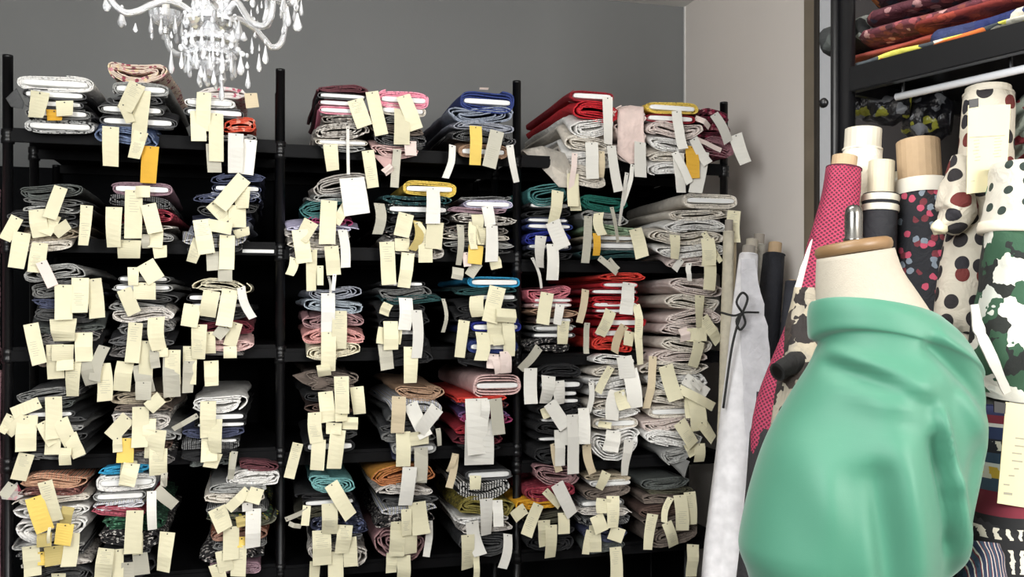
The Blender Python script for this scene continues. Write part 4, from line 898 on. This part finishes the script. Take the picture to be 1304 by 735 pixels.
def big_tag(parent, quad, Y, mat, lines, black=None, th=.0012):
    "large paper label, corners as pixels at depth Y, with faint ruled writing"
    c = [W(x, y, Y) for x, y in quad]; base = parent.location
    nrm = (c[1]-c[0]).cross(c[3]-c[0]).normalized()
    if nrm.y > 0: nrm = -nrm
    V = [tuple(p-base) for p in c]+[tuple(p-nrm*th-base) for p in c]
    fs = [(0, 1, 2, 3), (7, 6, 5, 4), (0, 4, 5, 1), (1, 5, 6, 2), (2, 6, 7, 3), (3, 7, 4, 0)]
    o = mesh_obj('paper_tag', V, fs, mat, parent); o['label'] = 'large cream paper tag'
    ink = simple('grey_pencil', (150,146,130), .8)
    V = []; fs = []
    for (a, b, l, wd) in lines:                 # fractions across and down
        def at(f, g): return c[0].lerp(c[1], f).lerp(c[3].lerp(c[2], f), g)+nrm*.0004-base
        wd = wd*2.4; k = len(V); V += [tuple(at(a, b)), tuple(at(a+l, b-.004)), tuple(at(a+l, b-.004+wd)), tuple(at(a, b+wd))]; fs.append((k, k+1, k+2, k+3))
    mesh_obj('handwriting', V, fs, ink, o)['kind'] = 'stuff'
    if black:
        cb = [W(x, y, Y) for x, y in black]
        V = [tuple(p+nrm*.0006-base) for p in cb]+[tuple(p-nrm*.002-base) for p in cb]
        q = mesh_obj('black_clip', V, [(0, 1, 2, 3), (7, 6, 5, 4), (0, 4, 5, 1), (1, 5, 6, 2), (2, 6, 7, 3), (3, 7, 4, 0)], INK, parent)
BT = simple('big_tag_paper', (208,198,160), .8, var=.04, scale=12)
RL = random.Random(3)
ln = [(.04, .36, .86, .004)]+[(.16+RL.uniform(-.03, .03), .40+i*.038, RL.uniform(.10, .17), .003) for i in range(7)]+[(.64+RL.uniform(-.03, .03), .39+i*.035, RL.uniform(.14, .2), .003) for i in range(7)]+[(.1, .86, .1, .003), (.7, .88, .16, .003)]
big_tag(po, [(1233,134), (1287,133), (1281,242), (1231,247)], 1.60, BT, ln, [(1234,127), (1246,125), (1246,136), (1234,138)])
# small spots of ink on its core rim
V = []; fs = []
for x, y, w_, h_ in ((1262,111,14,3), (1282,113,8,3), (1252,122,8,2)):
    k = len(V); V += [tuple(W(x+a, y+b, 1.655)-po.location) for a, b in ((-w_/2, 0), (0, -h_/2), (w_/2, 0), (0, h_/2))]; fs.append((k, k+1, k+2, k+3))
# green leaf roll
LEAF = patmat('green_leaf_print', 'camo', [(44,78,56),(206,206,194),(30,34,30),(44,78,56),(26,30,28),(190,194,184)], 30, uv=True, wr=.2)
WLEAF = patmat('white_sprig_print', 'dots', [(196,191,178),(40,52,46),(70,120,96),(196,191,178)], 28, uv=True, thr=.22)
gl = fabric_roll('green and white leaf-print fabric roll at the right edge', [W(1300,290,1.56), W(1296,360,1.55), W(1288,440,1.54), W(1276,500,1.56), W(1262,600,1.56), to_floor(W(1276,500,1.56), W(1262,600,1.56))], [.060,.064,.066,.064,.060,.06], LEAF, seed=21, wob=.22, layers=False)
V, fs, P_, _ = rollpath([W(1306,214,1.57), W(1304,250,1.565), W(1300,296,1.56)], [.056,.060,.064], n=10, wob=.08, seed=2)
o = rolluv(mesh_obj('turned_back_cloth', shift(V, gl.location), fs, WLEAF, gl, smooth=True), P_, [.06]); o['label'] = 'white turned-back end with small green sprigs'
V, fs, P_, _ = rollpath([W(1301,286,1.56), W(1300.5,292,1.56), W(1300,299,1.56)], [.067,.069,.068], n=5, seed=2)
mesh_obj('cream_band', shift(V, gl.location), fs, simple('cream_tape', (192,184,166), .7), gl, smooth=True)
pth = smoothpath([W(1240,388,1.45), W(1246,420,1.445), W(1262,455,1.44), W(1282,500,1.45)], 16)
flat_strip(pth, [.012,.018,.018,.012], simple('white_selvedge', (196,194,186), .7), 'white_selvedge', gl, gl.location, .003, wav=.3, seed=3)
# dark leaf roll behind, between the dress form and the striped roll
rr_roll('dark green leaf-print fabric roll behind the striped woven roll', (1240,440), (1228,735), 1.62, 1.56, [.034,.042,.05,.05], patmat('dark_leaf','camo',[(28,44,34),(28,44,34),(84,100,86),(30,34,32)],26,uv=True), seed=23, wob=.3, layers=False)
# striped woven roll with its tag
def woven():
    if 'woven_bands' in MATS: return MATS['woven_bands']
    m, nt, N, L, b = nodemat('woven_bands'); b.inputs['Roughness'].default_value = .9
    tc = N.new('ShaderNodeTexCoord'); sp = N.new('ShaderNodeSeparateXYZ'); L.new(tc.outputs['Object'], sp.inputs[0])
    mr = N.new('ShaderNodeMapRange'); mr.inputs[1].default_value = 1.0; mr.inputs[2].default_value = 1.36; L.new(sp.outputs[2], mr.inputs[0])
    r = N.new('ShaderNodeValToRGB'); r.color_ramp.interpolation = 'CONSTANT'
    st = [(0,(34,34,38)),(.06,(60,80,110)),(.10,(200,196,190)),(.12,(40,60,90)),(.18,(110,40,50)),(.24,(26,26,28)),(.30,(26,26,28)),(.42,(26,26,28)),(.50,(110,34,48)),(.60,(60,80,96)),(.655,(206,170,60)),(.70,(206,206,200)),(.715,(50,70,90)),(.76,(28,30,36)),(.82,(40,54,90)),(.87,(206,204,198)),(.885,(120,40,54)),(.92,(38,44,80)),(.97,(30,30,34))]
    el = r.color_ramp.elements
    while len(el) < len(st): el.new(.5)
    for e_, (p, c) in zip(el, st): e_.position = p; e_.color = lin(c)
    L.new(mr.outputs[0], r.inputs[0])
    # woven zigzag figures
    wv = N.new('ShaderNodeTexWave'); wv.wave_type = 'BANDS'; wv.bands_direction = 'X'; wv.inputs['Scale'].default_value = 22; wv.inputs['Distortion'].default_value = 3; wv.inputs['Detail Scale'].default_value = 4
    L.new(tc.outputs['Object'], wv.inputs['Vector'])
    th = N.new('ShaderNodeMath'); th.operation = 'GREATER_THAN'; th.inputs[1].default_value = .62; L.new(wv.outputs['Fac'], th.inputs[0])
    r2 = N.new('ShaderNodeValToRGB'); r2.color_ramp.interpolation = 'CONSTANT'; e2 = r2.color_ramp.elements
    st2 = [(0,0),(.24,0),(.27,1),(.37,0),(.41,1),(.45,0),(.65,1),(.70,0),(.77,1),(.81,0)]
    while len(e2) < len(st2): e2.new(.5)
    for e_, (p, v) in zip(e2, st2): e_.position = p; e_.color = (v, v, v, 1)
    L.new(mr.outputs[0], r2.inputs[0])
    mu = N.new('ShaderNodeMath'); mu.operation = 'MULTIPLY'; L.new(th.outputs[0], mu.inputs[0]); L.new(r2.outputs[0], mu.inputs[1])
    mx = N.new('ShaderNodeMix'); mx.data_type = 'RGBA'; mx.inputs[7].default_value = lin((206,200,184)); L.new(mu.outputs[0], mx.inputs[0]); L.new(r.outputs[0], mx.inputs[6])
    L.new(mx.outputs[2], b.inputs['Base Color']); MATS['woven_bands'] = m; return m
wo = fabric_roll('striped folk-woven fabric roll with a big tag, lower right', [W(1288,520,1.44), W(1286,600,1.43), W(1282,690,1.42), W(1278,760,1.41), to_floor(W(1288,520,1.44), W(1280,735,1.42))], [.050,.054,.056,.058,.058], woven(), seed=25, wob=.06, core_r=.03, core_len=.004)
ln2 = [(.28+RL.uniform(-.1, .05), .33+i*.075, RL.uniform(.1, .26), .006) for i in range(6)]+[(.1, .80, .14, .006), (.7, .78, .2, .008), (.12, .88, .2, .01)]
big_tag(wo, [(1281,512), (1334,520), (1326,650), (1270,641)], 1.365, BT, ln2, [(1266,511), (1281,514), (1280,527), (1266,525)])
# folded strip of the same weave below
fabric_roll('folded end of striped weave at the bottom right corner', [W(1252,690,1.38), W(1252,735,1.37), W(1252,860,1.36), to_floor(W(1252,690,1.38), W(1250,860,1.36))], [.022,.036,.04,.04], patmat('weave_two','stripe',[(34,44,70),(200,196,186),(110,40,50),(40,60,80)],90), seed=26, wob=.2, layers=False)
fabric_roll('black and white speckled cloth between the dress form and striped weave', [W(1213,716,1.42), W(1214,745,1.42), W(1214,860,1.40), to_floor(W(1213,716,1.42), W(1213,860,1.40))], [.012,.026,.03,.03], patmat('bw_speckle','floral',[(30,30,32),(190,190,186),(30,30,32)],160), seed=27, wob=.2, layers=False)
# animal-print roll peeping out left of the dress form
AN = patmat('animal_print', 'camo', [(150,142,126),(54,44,38),(160,150,130),(34,28,26),(54,46,40)], 30, uv=True)
an = fabric_roll('dark animal-print fabric roll hanging left of the dress form neck', [W(1026,366,1.62), W(1024,420,1.62), W(1022,470,1.60), W(1008,560,1.58), to_floor(W(1022,470,1.60), W(1004,600,1.57))], [.020,.028,.034,.036,.036,.036], AN, seed=28, wob=.25, layers=False)
kb = fabric_roll('black cloth roll end with a round dark face beside the pink roll', [W(991,473,1.56), W(1012,462,1.58), W(1040,452,1.64)], [.016,.019,.022], patmat('dark_roll_end','plain',[(24,23,22)]), core_r=.012, core_len=.004, core_mat=INK, seed=29, wob=.1)
fabric_roll('black cloth roll standing behind the pink roll foot', [W(982,500,1.95), W(978,600,1.94), W(974,700,1.93), to_floor(W(982,500,1.95), W(974,700,1.93))], [.03,.035,.035], BLKC, seed=30, layers=False)
flat_strip(smoothpath([W(1050,292,1.76), W(1038,310,1.75), W(1028,345,1.745), W(1014,372,1.74)], 10), [.006,.02,.03,.012], simple('white_selvedge', (206,204,196), .7), 'white_selvedge', pk, pk.location, .002)

# ------------------------------------------------------------------ dress form
DY = 1.33
DC = Vector((W(1120, 500, DY).x, DY, 0))
df = empty('dress_form', DC, 0, 'linen tailor dress form with wooden neck cap and metal finial', 'dress form')
LINEN = simple('linen_form', (168,160,145), .85, var=.06, scale=120, bump=.3, bscale=500)
def ringloft(rings, seg, name, mats, parent, sub=1, disp=None, cap=True):
    """rings: (xl, yl, xr, yr, depth half-axis, front lift in px)"""
    n = len(rings)*sub-(sub-1); RR = []
    def interp(t):
        k = min(int(t), len(rings)-2); f = t-k
        a = rings[max(k-1, 0)]; b = rings[k]; c = rings[k+1]; d = rings[min(k+2, len(rings)-1)]
        return [0.5*((2*b[j])+(c[j]-a[j])*f+(2*a[j]-5*b[j]+4*c[j]-d[j])*f*f+(3*b[j]-a[j]-3*c[j]+d[j])*f**3) for j in range(6)]
    V = []
    for i in range(n):
        xl, yl, xr, yr, dd, fl_ = interp(i/sub if i < n-1 else len(rings)-1-1e-6)
        a = W(xl, yl, DY); b = W(xr, yr, DY)
        for k in range(seg):
            an = 2*math.pi*k/seg; c_, s_ = math.cos(an), math.sin(an)
            p = a.lerp(b, .5+.5*c_)+Vector((0, dd*s_, 0))
            p.z += max(0, -s_)*fl_/F*DY
            if disp: p = disp(p, an, i/(n-1))
            V.append(tuple(p-parent.location))
    fs = []
    for i in range(n-1):
        for k in range(seg): fs.append((i*seg+k, (i+1)*seg+k, (i+1)*seg+(k+1) % seg, i*seg+(k+1) % seg))
    if cap:
        fs.append(tuple(range(seg))); fs.append(tuple((n-1)*seg+k for k in range(seg))[::-1])
    return mesh_obj(name, V, fs, mats, parent, smooth=True)
ringloft([(1042,330,1136,316,.052,0), (1041,350,1146,345,.056,0), (1041,378,1164,372,.062,0), (1044,400,1186,408,.070,0), (1056,450,1210,465,.078,0), (1050,520,1215,540,.085,0), (1010,600,1205,610,.095,0), (980,680,1190,690,.095,0), (980,760,1180,760,.095,0), (985,850,1180,850,.10,0), (985,930,1190,930,.11,0)], 48, 'torso', LINEN, df, 3)
V, fs = lathe([(0, 0), (.050, 0), (.0535, .003), (.0550, .009), (.0535, .015), (.049, .018), (0, .019)], 48)
cap_ = mesh_obj('neck_cap', V, fs, simple('varnished_wood', (126,98,66), .4, var=.12, scale=25), df, smooth=True)
cap_.location = W(1088, 324, DY)-DC; cap_.rotation_euler = (math.radians(-3), math.radians(-8), 0); cap_['label'] = 'round varnished wooden neck cap'
V, fs = lathe([(0, 0), (.0145, 0), (.0145, .004), (.0125, .007), (.0128, .040), (.0115, .048), (.008, .053), (0, .055)], 28)
fin = mesh_obj('finial', V, fs, simple('dark_steel', (120,118,114), .22, .95, .05), df, smooth=True)
fin.location = W(1087, 308, DY)-DC; fin['label'] = 'rounded steel finial'
V, fs = tubemesh([(0, 0, .05), (0, 0, 1.0)], .016, 16); mesh_obj('stand_pole', V, fs, BLK, df, smooth=True).location = (0, 0, 0)
V, fs = lathe([(0, 0), (.17, 0), (.17, .012), (.15, .02), (.03, .035), (.02, .07), (0, .07)], 32); mesh_obj('stand_base', V, fs, BLK, df, smooth=True)

GREEN = None
m, nt, N, L, b = nodemat('green_satin_crepe')
b.inputs['Base Color'].default_value = lin((60,120,96)); b.inputs['Roughness'].default_value = .55; b.inputs['Sheen Weight'].default_value = .25
tc = N.new('ShaderNodeTexCoord'); wv = N.new('ShaderNodeTexNoise'); wv.inputs['Scale'].default_value = 700; L.new(tc.outputs['Object'], wv.inputs['Vector'])
bp = N.new('ShaderNodeBump'); bp.inputs['Strength'].default_value = .12; bp.inputs['Distance'].default_value = .0008; L.new(wv.outputs['Fac'], bp.inputs['Height']); L.new(bp.outputs['Normal'], b.inputs['Normal'])
GREEN = m
def seg_d(px, py, x0, y0, x1, y1):
    dx, dy = x1-x0, y1-y0; t = max(0, min(1, ((px-x0)*dx+(py-y0)*dy)/(dx*dx+dy*dy)))
    return math.hypot(px-x0-t*dx, py-y0-t*dy), t
# folds: start, end, half width in px, height in m (positive stands out)
FOLDS = [((1152,518),(1168,600),7,.014),((1168,600),(1205,725),18,.020),((1145,550),(1168,670),11,-.018),((1170,670),(1186,745),18,-.014),
 ((1100,560),(1130,745),24,.014),((1078,590),(1090,745),15,-.014),((1085,500),(1150,478),24,.014),((1040,445),(1110,468),8,.010),((1045,465),(1135,505),10,-.012),
 ((1000,570),(1060,700),30,.008),((1050,600),(1040,735),22,-.008),((1150,440),(1235,520),10,-.012),((1165,428),(1240,478),9,.009),((990,545),(1085,505),24,-.007),((1188,500),(1222,560),14,.010),((1210,560),(1190,640),16,-.010)]
def drape_disp(p, an, f):
    if f < .1: amp = .0015
    else: amp = .003
    p = p.copy(); p.y += 0
    if math.sin(an) < .2 and f > .12:
        px = HX+p.x/DY*F; py = HY-(p.z-EYE)/DY*F; k = min(1, (.2-math.sin(an))/.4)
        for (x0, y0), (x1, y1), w_, h_ in FOLDS:
            d, t = seg_d(px, py, x0, y0, x1, y1)
            p.y -= 1.45*k*h_*math.exp(-(d/w_)**2)*math.sin(math.pi*(.25+.6*t))
    return p
dr = ringloft([(1052,396,1180,414,.058,10), (1040,384,1193,411,.070,12), (1034,386,1203,419,.078,14), (1031,398,1222,440,.086,20), (1031,414,1236,465,.091,26), (1033,430,1243,488,.094,32), (1044,436,1240,494,.092,32), (1041,446,1244,500,.094,28),
  (1032,466,1247,515,.102,18), (1008,505,1248,540,.115,6), (978,560,1243,580,.125,0), (958,620,1232,632,.130,0), (945,678,1217,688,.130,0), (944,704,1207,712,.128,0), (955,735,1195,742,.124,0), (966,790,1188,790,.122,0), (960,880,1196,880,.13,0)], 160, 'green_drape', GREEN, df, 6, drape_disp, cap=False)
dr.name = 'draped_cloth'
dr.parent = None; dr.location = DC
dr['label'] = 'mint green cloth draped and folded over the dress form'; dr['category'] = 'cloth'

# ------------------------------------------------------------------ chandelier
CY = 1.9
CC = W(268, 30, CY)
ch = empty('chandelier', CC, 0, 'clear crystal chandelier with curved glass arms and hanging drops', 'chandelier')
m, nt, N, L, b = nodemat('crystal'); b.inputs['Base Color'].default_value = (.97,.98,1,1); b.inputs['Roughness'].default_value = .04
b.inputs['Transmission Weight'].default_value = .72; b.inputs['IOR'].default_value = 1.5; b.inputs['Specular IOR Level'].default_value = .9
CRY = m
m, nt, N, L, b = nodemat('frosted_crystal'); b.inputs['Base Color'].default_value = (.95,.96,.98,1); b.inputs['Roughness'].default_value = .12
b.inputs['Transmission Weight'].default_value = .80; b.inputs['IOR'].default_value = 1.45; b.inputs['Specular IOR Level'].default_value = .8
FRO = m
CHR = simple('chrome', (206,206,204), .15, .95, .02)
def cpx(px, py, dy=0): return W(px, py, CY)+Vector((0, dy, 0))-CC
sc1 = CY/F
def clathe(prof, px, py, name, mat, seg=32, flute=0, dy=0, parent=None):
    V, fs = lathe([(r*sc1, -z*sc1) for r, z in prof], seg)
    if flute:
        V = [(x*(1+flute*(1 if (i % seg) % 2 else -1)), y*(1+flute*(1 if (i % seg) % 2 else -1)), z) for i, (x, y, z) in enumerate(V)]
    o = mesh_obj(name, V, fs, mat, ch, smooth=not flute); o.location = cpx(px, py, dy); return o
# central column: profile (radius, down) in px at the chandelier's own scale
clathe([(2,-120),(5,-118),(5,-100),(12,-92),(14,-80),(6,-68),(5,-55),(16,-46),(20,-34),(10,-24),(5,-18),(5,-6),(0,-6)], 268, 0, 'column', CRY)
clathe([(4,-8),(14,-6),(22,2),(20,14),(12,22),(6,28),(10,34),(14,40),(9,48),(5,52),(0,52)], 268, 0, 'column', FRO, 24, .05)
clathe([(4,18),(22,16),(31,22),(32,26),(20,24),(4,24)], 268, 4, 'arm_plate', CRY, 36, .04)
clathe([(3,42),(14,40),(28,46),(34,54),(33,56),(24,50),(3,46)], 268, 0, 'dish', FRO, 40, .04)
clathe([(3,52),(10,52),(22,58),(27,68),(26,72),(18,62),(3,58)], 268, 0, 'dish', FRO, 40, .04)
clathe([(3,70),(9,74),(15,82),(12,92),(5,98),(0,100)], 268, 0, 'column', CRY, 20, .05)
# drops
DROPM = {}
def drop(px, py, w_, h_, dy=0, mat=None, top=None):
    key = 'd' if h_ > w_*1.3 else 'b'
    if key not in DROPM:
        if key == 'd': pr = [(0,.5),(.10,.46),(.2,.25),(.40,-.08),(.5,-.22),(.42,-.36),(.22,-.47),(0,-.5)]
        else: pr = [(0,.5),(.3,.4),(.5,.12),(.5,-.12),(.3,-.4),(0,-.5)]
        V, fs = lathe(pr, 8); V = [(x, y*.7, z) for x, y, z in V]
        me = bpy.data.meshes.new('crystal_drop' if key == 'd' else 'crystal_bead'); me.from_pydata(V, [], fs); me.materials.append(CRY); DROPM[key] = me
    o = bpy.data.objects.new('crystal_drop' if key == 'd' else 'crystal_bead', DROPM[key]); COL.objects.link(o); o.parent = ch
    o.location = cpx(px, py, dy); o.scale = (w_*sc1, w_*sc1, h_*sc1); o.rotation_euler = (0, 0, RL.uniform(0, 3))
WIRE = simple('thin_wire', (190,190,188), .3, .8)
# arms: px paths at the chandelier's scale, dy gives depth
ARMS = [[(252,24,0),(238,12,-.02),(222,9,-.04),(208,18,-.06),(196,30,-.08),(183,34,-.09),(170,24,-.10),(163,8,-.10),(162,-12,-.10)],
        [(258,30,.0),(244,24,.03),(232,32,.06),(222,44,.09),(208,51,.11),(194,46,.12),(184,34,.13),(181,14,.13),(181,2,.13)],
        [(284,24,0),(298,12,-.02),(312,14,-.05),(324,30,-.07),(336,46,-.09),(352,52,-.10),(362,44,-.11),(365,30,-.11),(364,14,-.11)],
        [(280,30,0),(296,18,.03),(312,24,.05),(324,36,.07),(333,46,.08),(343,40,.09),(349,20,.09),(350,-10,.09)],
        [(262,30,.02),(250,24,.08),(240,30,.14),(234,40,.20),(230,30,.23),(229,5,.24),(229,-8,.24)],
        [(276,30,-.02),(290,26,-.08),(300,34,-.13),(304,30,-.17),(305,5,-.18),(305,-14,-.18)]]
for A_ in ARMS:
    pts = smoothpath([cpx(x, y, d) for x, y, d in A_], 36)
    V, fs = tubemesh(pts, [.0068]*28+[.0060]*8, 10); mesh_obj('arm', V, fs, FRO, ch, smooth=True)
def cup(px, py, dy, r=24):
    V, fs = lathe([(q*sc1, -z*sc1) for q, z in ((3,12),(8,11),(16,8),(r,0),(r*1.06,-8),(r*.98,-8),(r*.9,0),(12,5),(3,7))], 28)
    V = [(x*(1+.05*(1 if (i % 28) % 2 else -1)), y*(1+.05*(1 if (i % 28) % 2 else -1)), z) for i, (x, y, z) in enumerate(V)]
    o = mesh_obj('drip_cup', V, fs, FRO, ch); o.location = cpx(px, py, dy)
    V, fs = lathe([(0,0),(4*sc1,0),(4.4*sc1,-1*sc1),(4.4*sc1,-10*sc1),(4*sc1,-11*sc1),(0,-11*sc1)], 16)
    o = mesh_obj('candle_socket', V, fs, CHR, ch, smooth=True); o.location = cpx(px, py+11, dy)
    V, fs = lathe([(0,-10*sc1),(5*sc1,-10*sc1),(5*sc1,60*sc1),(0,60*sc1)], 14)
    o = mesh_obj('candle_tube', V, fs, simple('candle_white', (235,232,224), .5), ch, smooth=True); o.location = cpx(px, py-10, dy)
    for k in range(7):
        a = 2*math.pi*k/7+.3; rx = r*1.02
        drop(px+rx*math.cos(a), py+14+4*(k % 2), 8, 22, dy+rx*sc1*math.sin(a)); drop(px+rx*math.cos(a), py+1+4*(k % 2), 5, 5, dy+rx*sc1*math.sin(a))
cup(364, 2, -.11); cup(181, -2, .13, 20); cup(229, -10, .24, 18); cup(350, -24, .09, 20); cup(162, -24, -.10, 20); cup(305, -26, -.18, 20)
for x, y, w_, h_ in ((163,29,15,24),(163,15,6,6),(144,8,11,26),(383,34,12,24),(383,16,7,8),(371,27,9,26),(345,24,13,36),(225,84,9,30),(225,62,6,10),(225,50,5,9),(238,82,8,22),(237,66,7,9),
        (335,85,8,24),(335,66,4,9),(343,75,9,24),(343,58,5,8),(321,106,9,24),(320,88,6,9),(320,76,6,7),(312,88,13,26),(309,69,8,8),(314,74,8,8),(288,120,10,26),(288,104,6,8),(180,41,6,12),(365,44,6,12),
        (254,85,9,9),(246,88,8,20),(262,96,8,16),(275,86,9,18),(326,62,6,18),(330,50,6,8),(326,70,5,8),(318,4,9,9),(333,2,9,7),(295,4,12,12),(235,4,8,12),(310,44,14,26),(302,52,10,16),(316,52,9,12),(325,24,5,12),(333,18,4,12),(338,12,4,10),(328,31,7,7),(333,36,5,9)):
    drop(x, y, w_, h_, -.03)
for ring, (r, y0, h_, n_, w_) in enumerate(((33,58,16,16,7),(26,76,18,14,7),(31,30,14,16,6),(14,100,20,8,8),(30,86,22,12,8),(21,8,14,12,7))):
    for k in range(n_):
        a = 2*math.pi*k/n_+ring*.2
        drop(268+r*math.cos(a), y0+2*math.sin(k*2.3), w_, h_, r*sc1*math.sin(a)); drop(268+r*math.cos(a), y0-h_/2-3, 5, 5, r*sc1*math.sin(a))
for k in range(12):          # bead garlands between the tiers
    a = 2*math.pi*k/12
    for j in range(5):
        f = j/4; r = 33*(1-f)+22*f; y_ = 54+30*f+6*math.sin(math.pi*f)
        drop(268+r*math.cos(a+.2*f), y_, 5, 5, r*sc1*math.sin(a+.2*f))
# hanging rod and ceiling rose
zc = 3.05-CC.z
V, fs = tubemesh([(0, 0, 115*sc1), (0, 0, zc-.02)], .006, 10); mesh_obj('hanging_rod', V, fs, CHR, ch, smooth=True)
V, fs = lathe([(0, zc-.05), (.03, zc-.045), (.06, zc-.02), (.065, zc), (0, zc)], 24); mesh_obj('ceiling_rose', V, fs, CHR, ch, smooth=True)
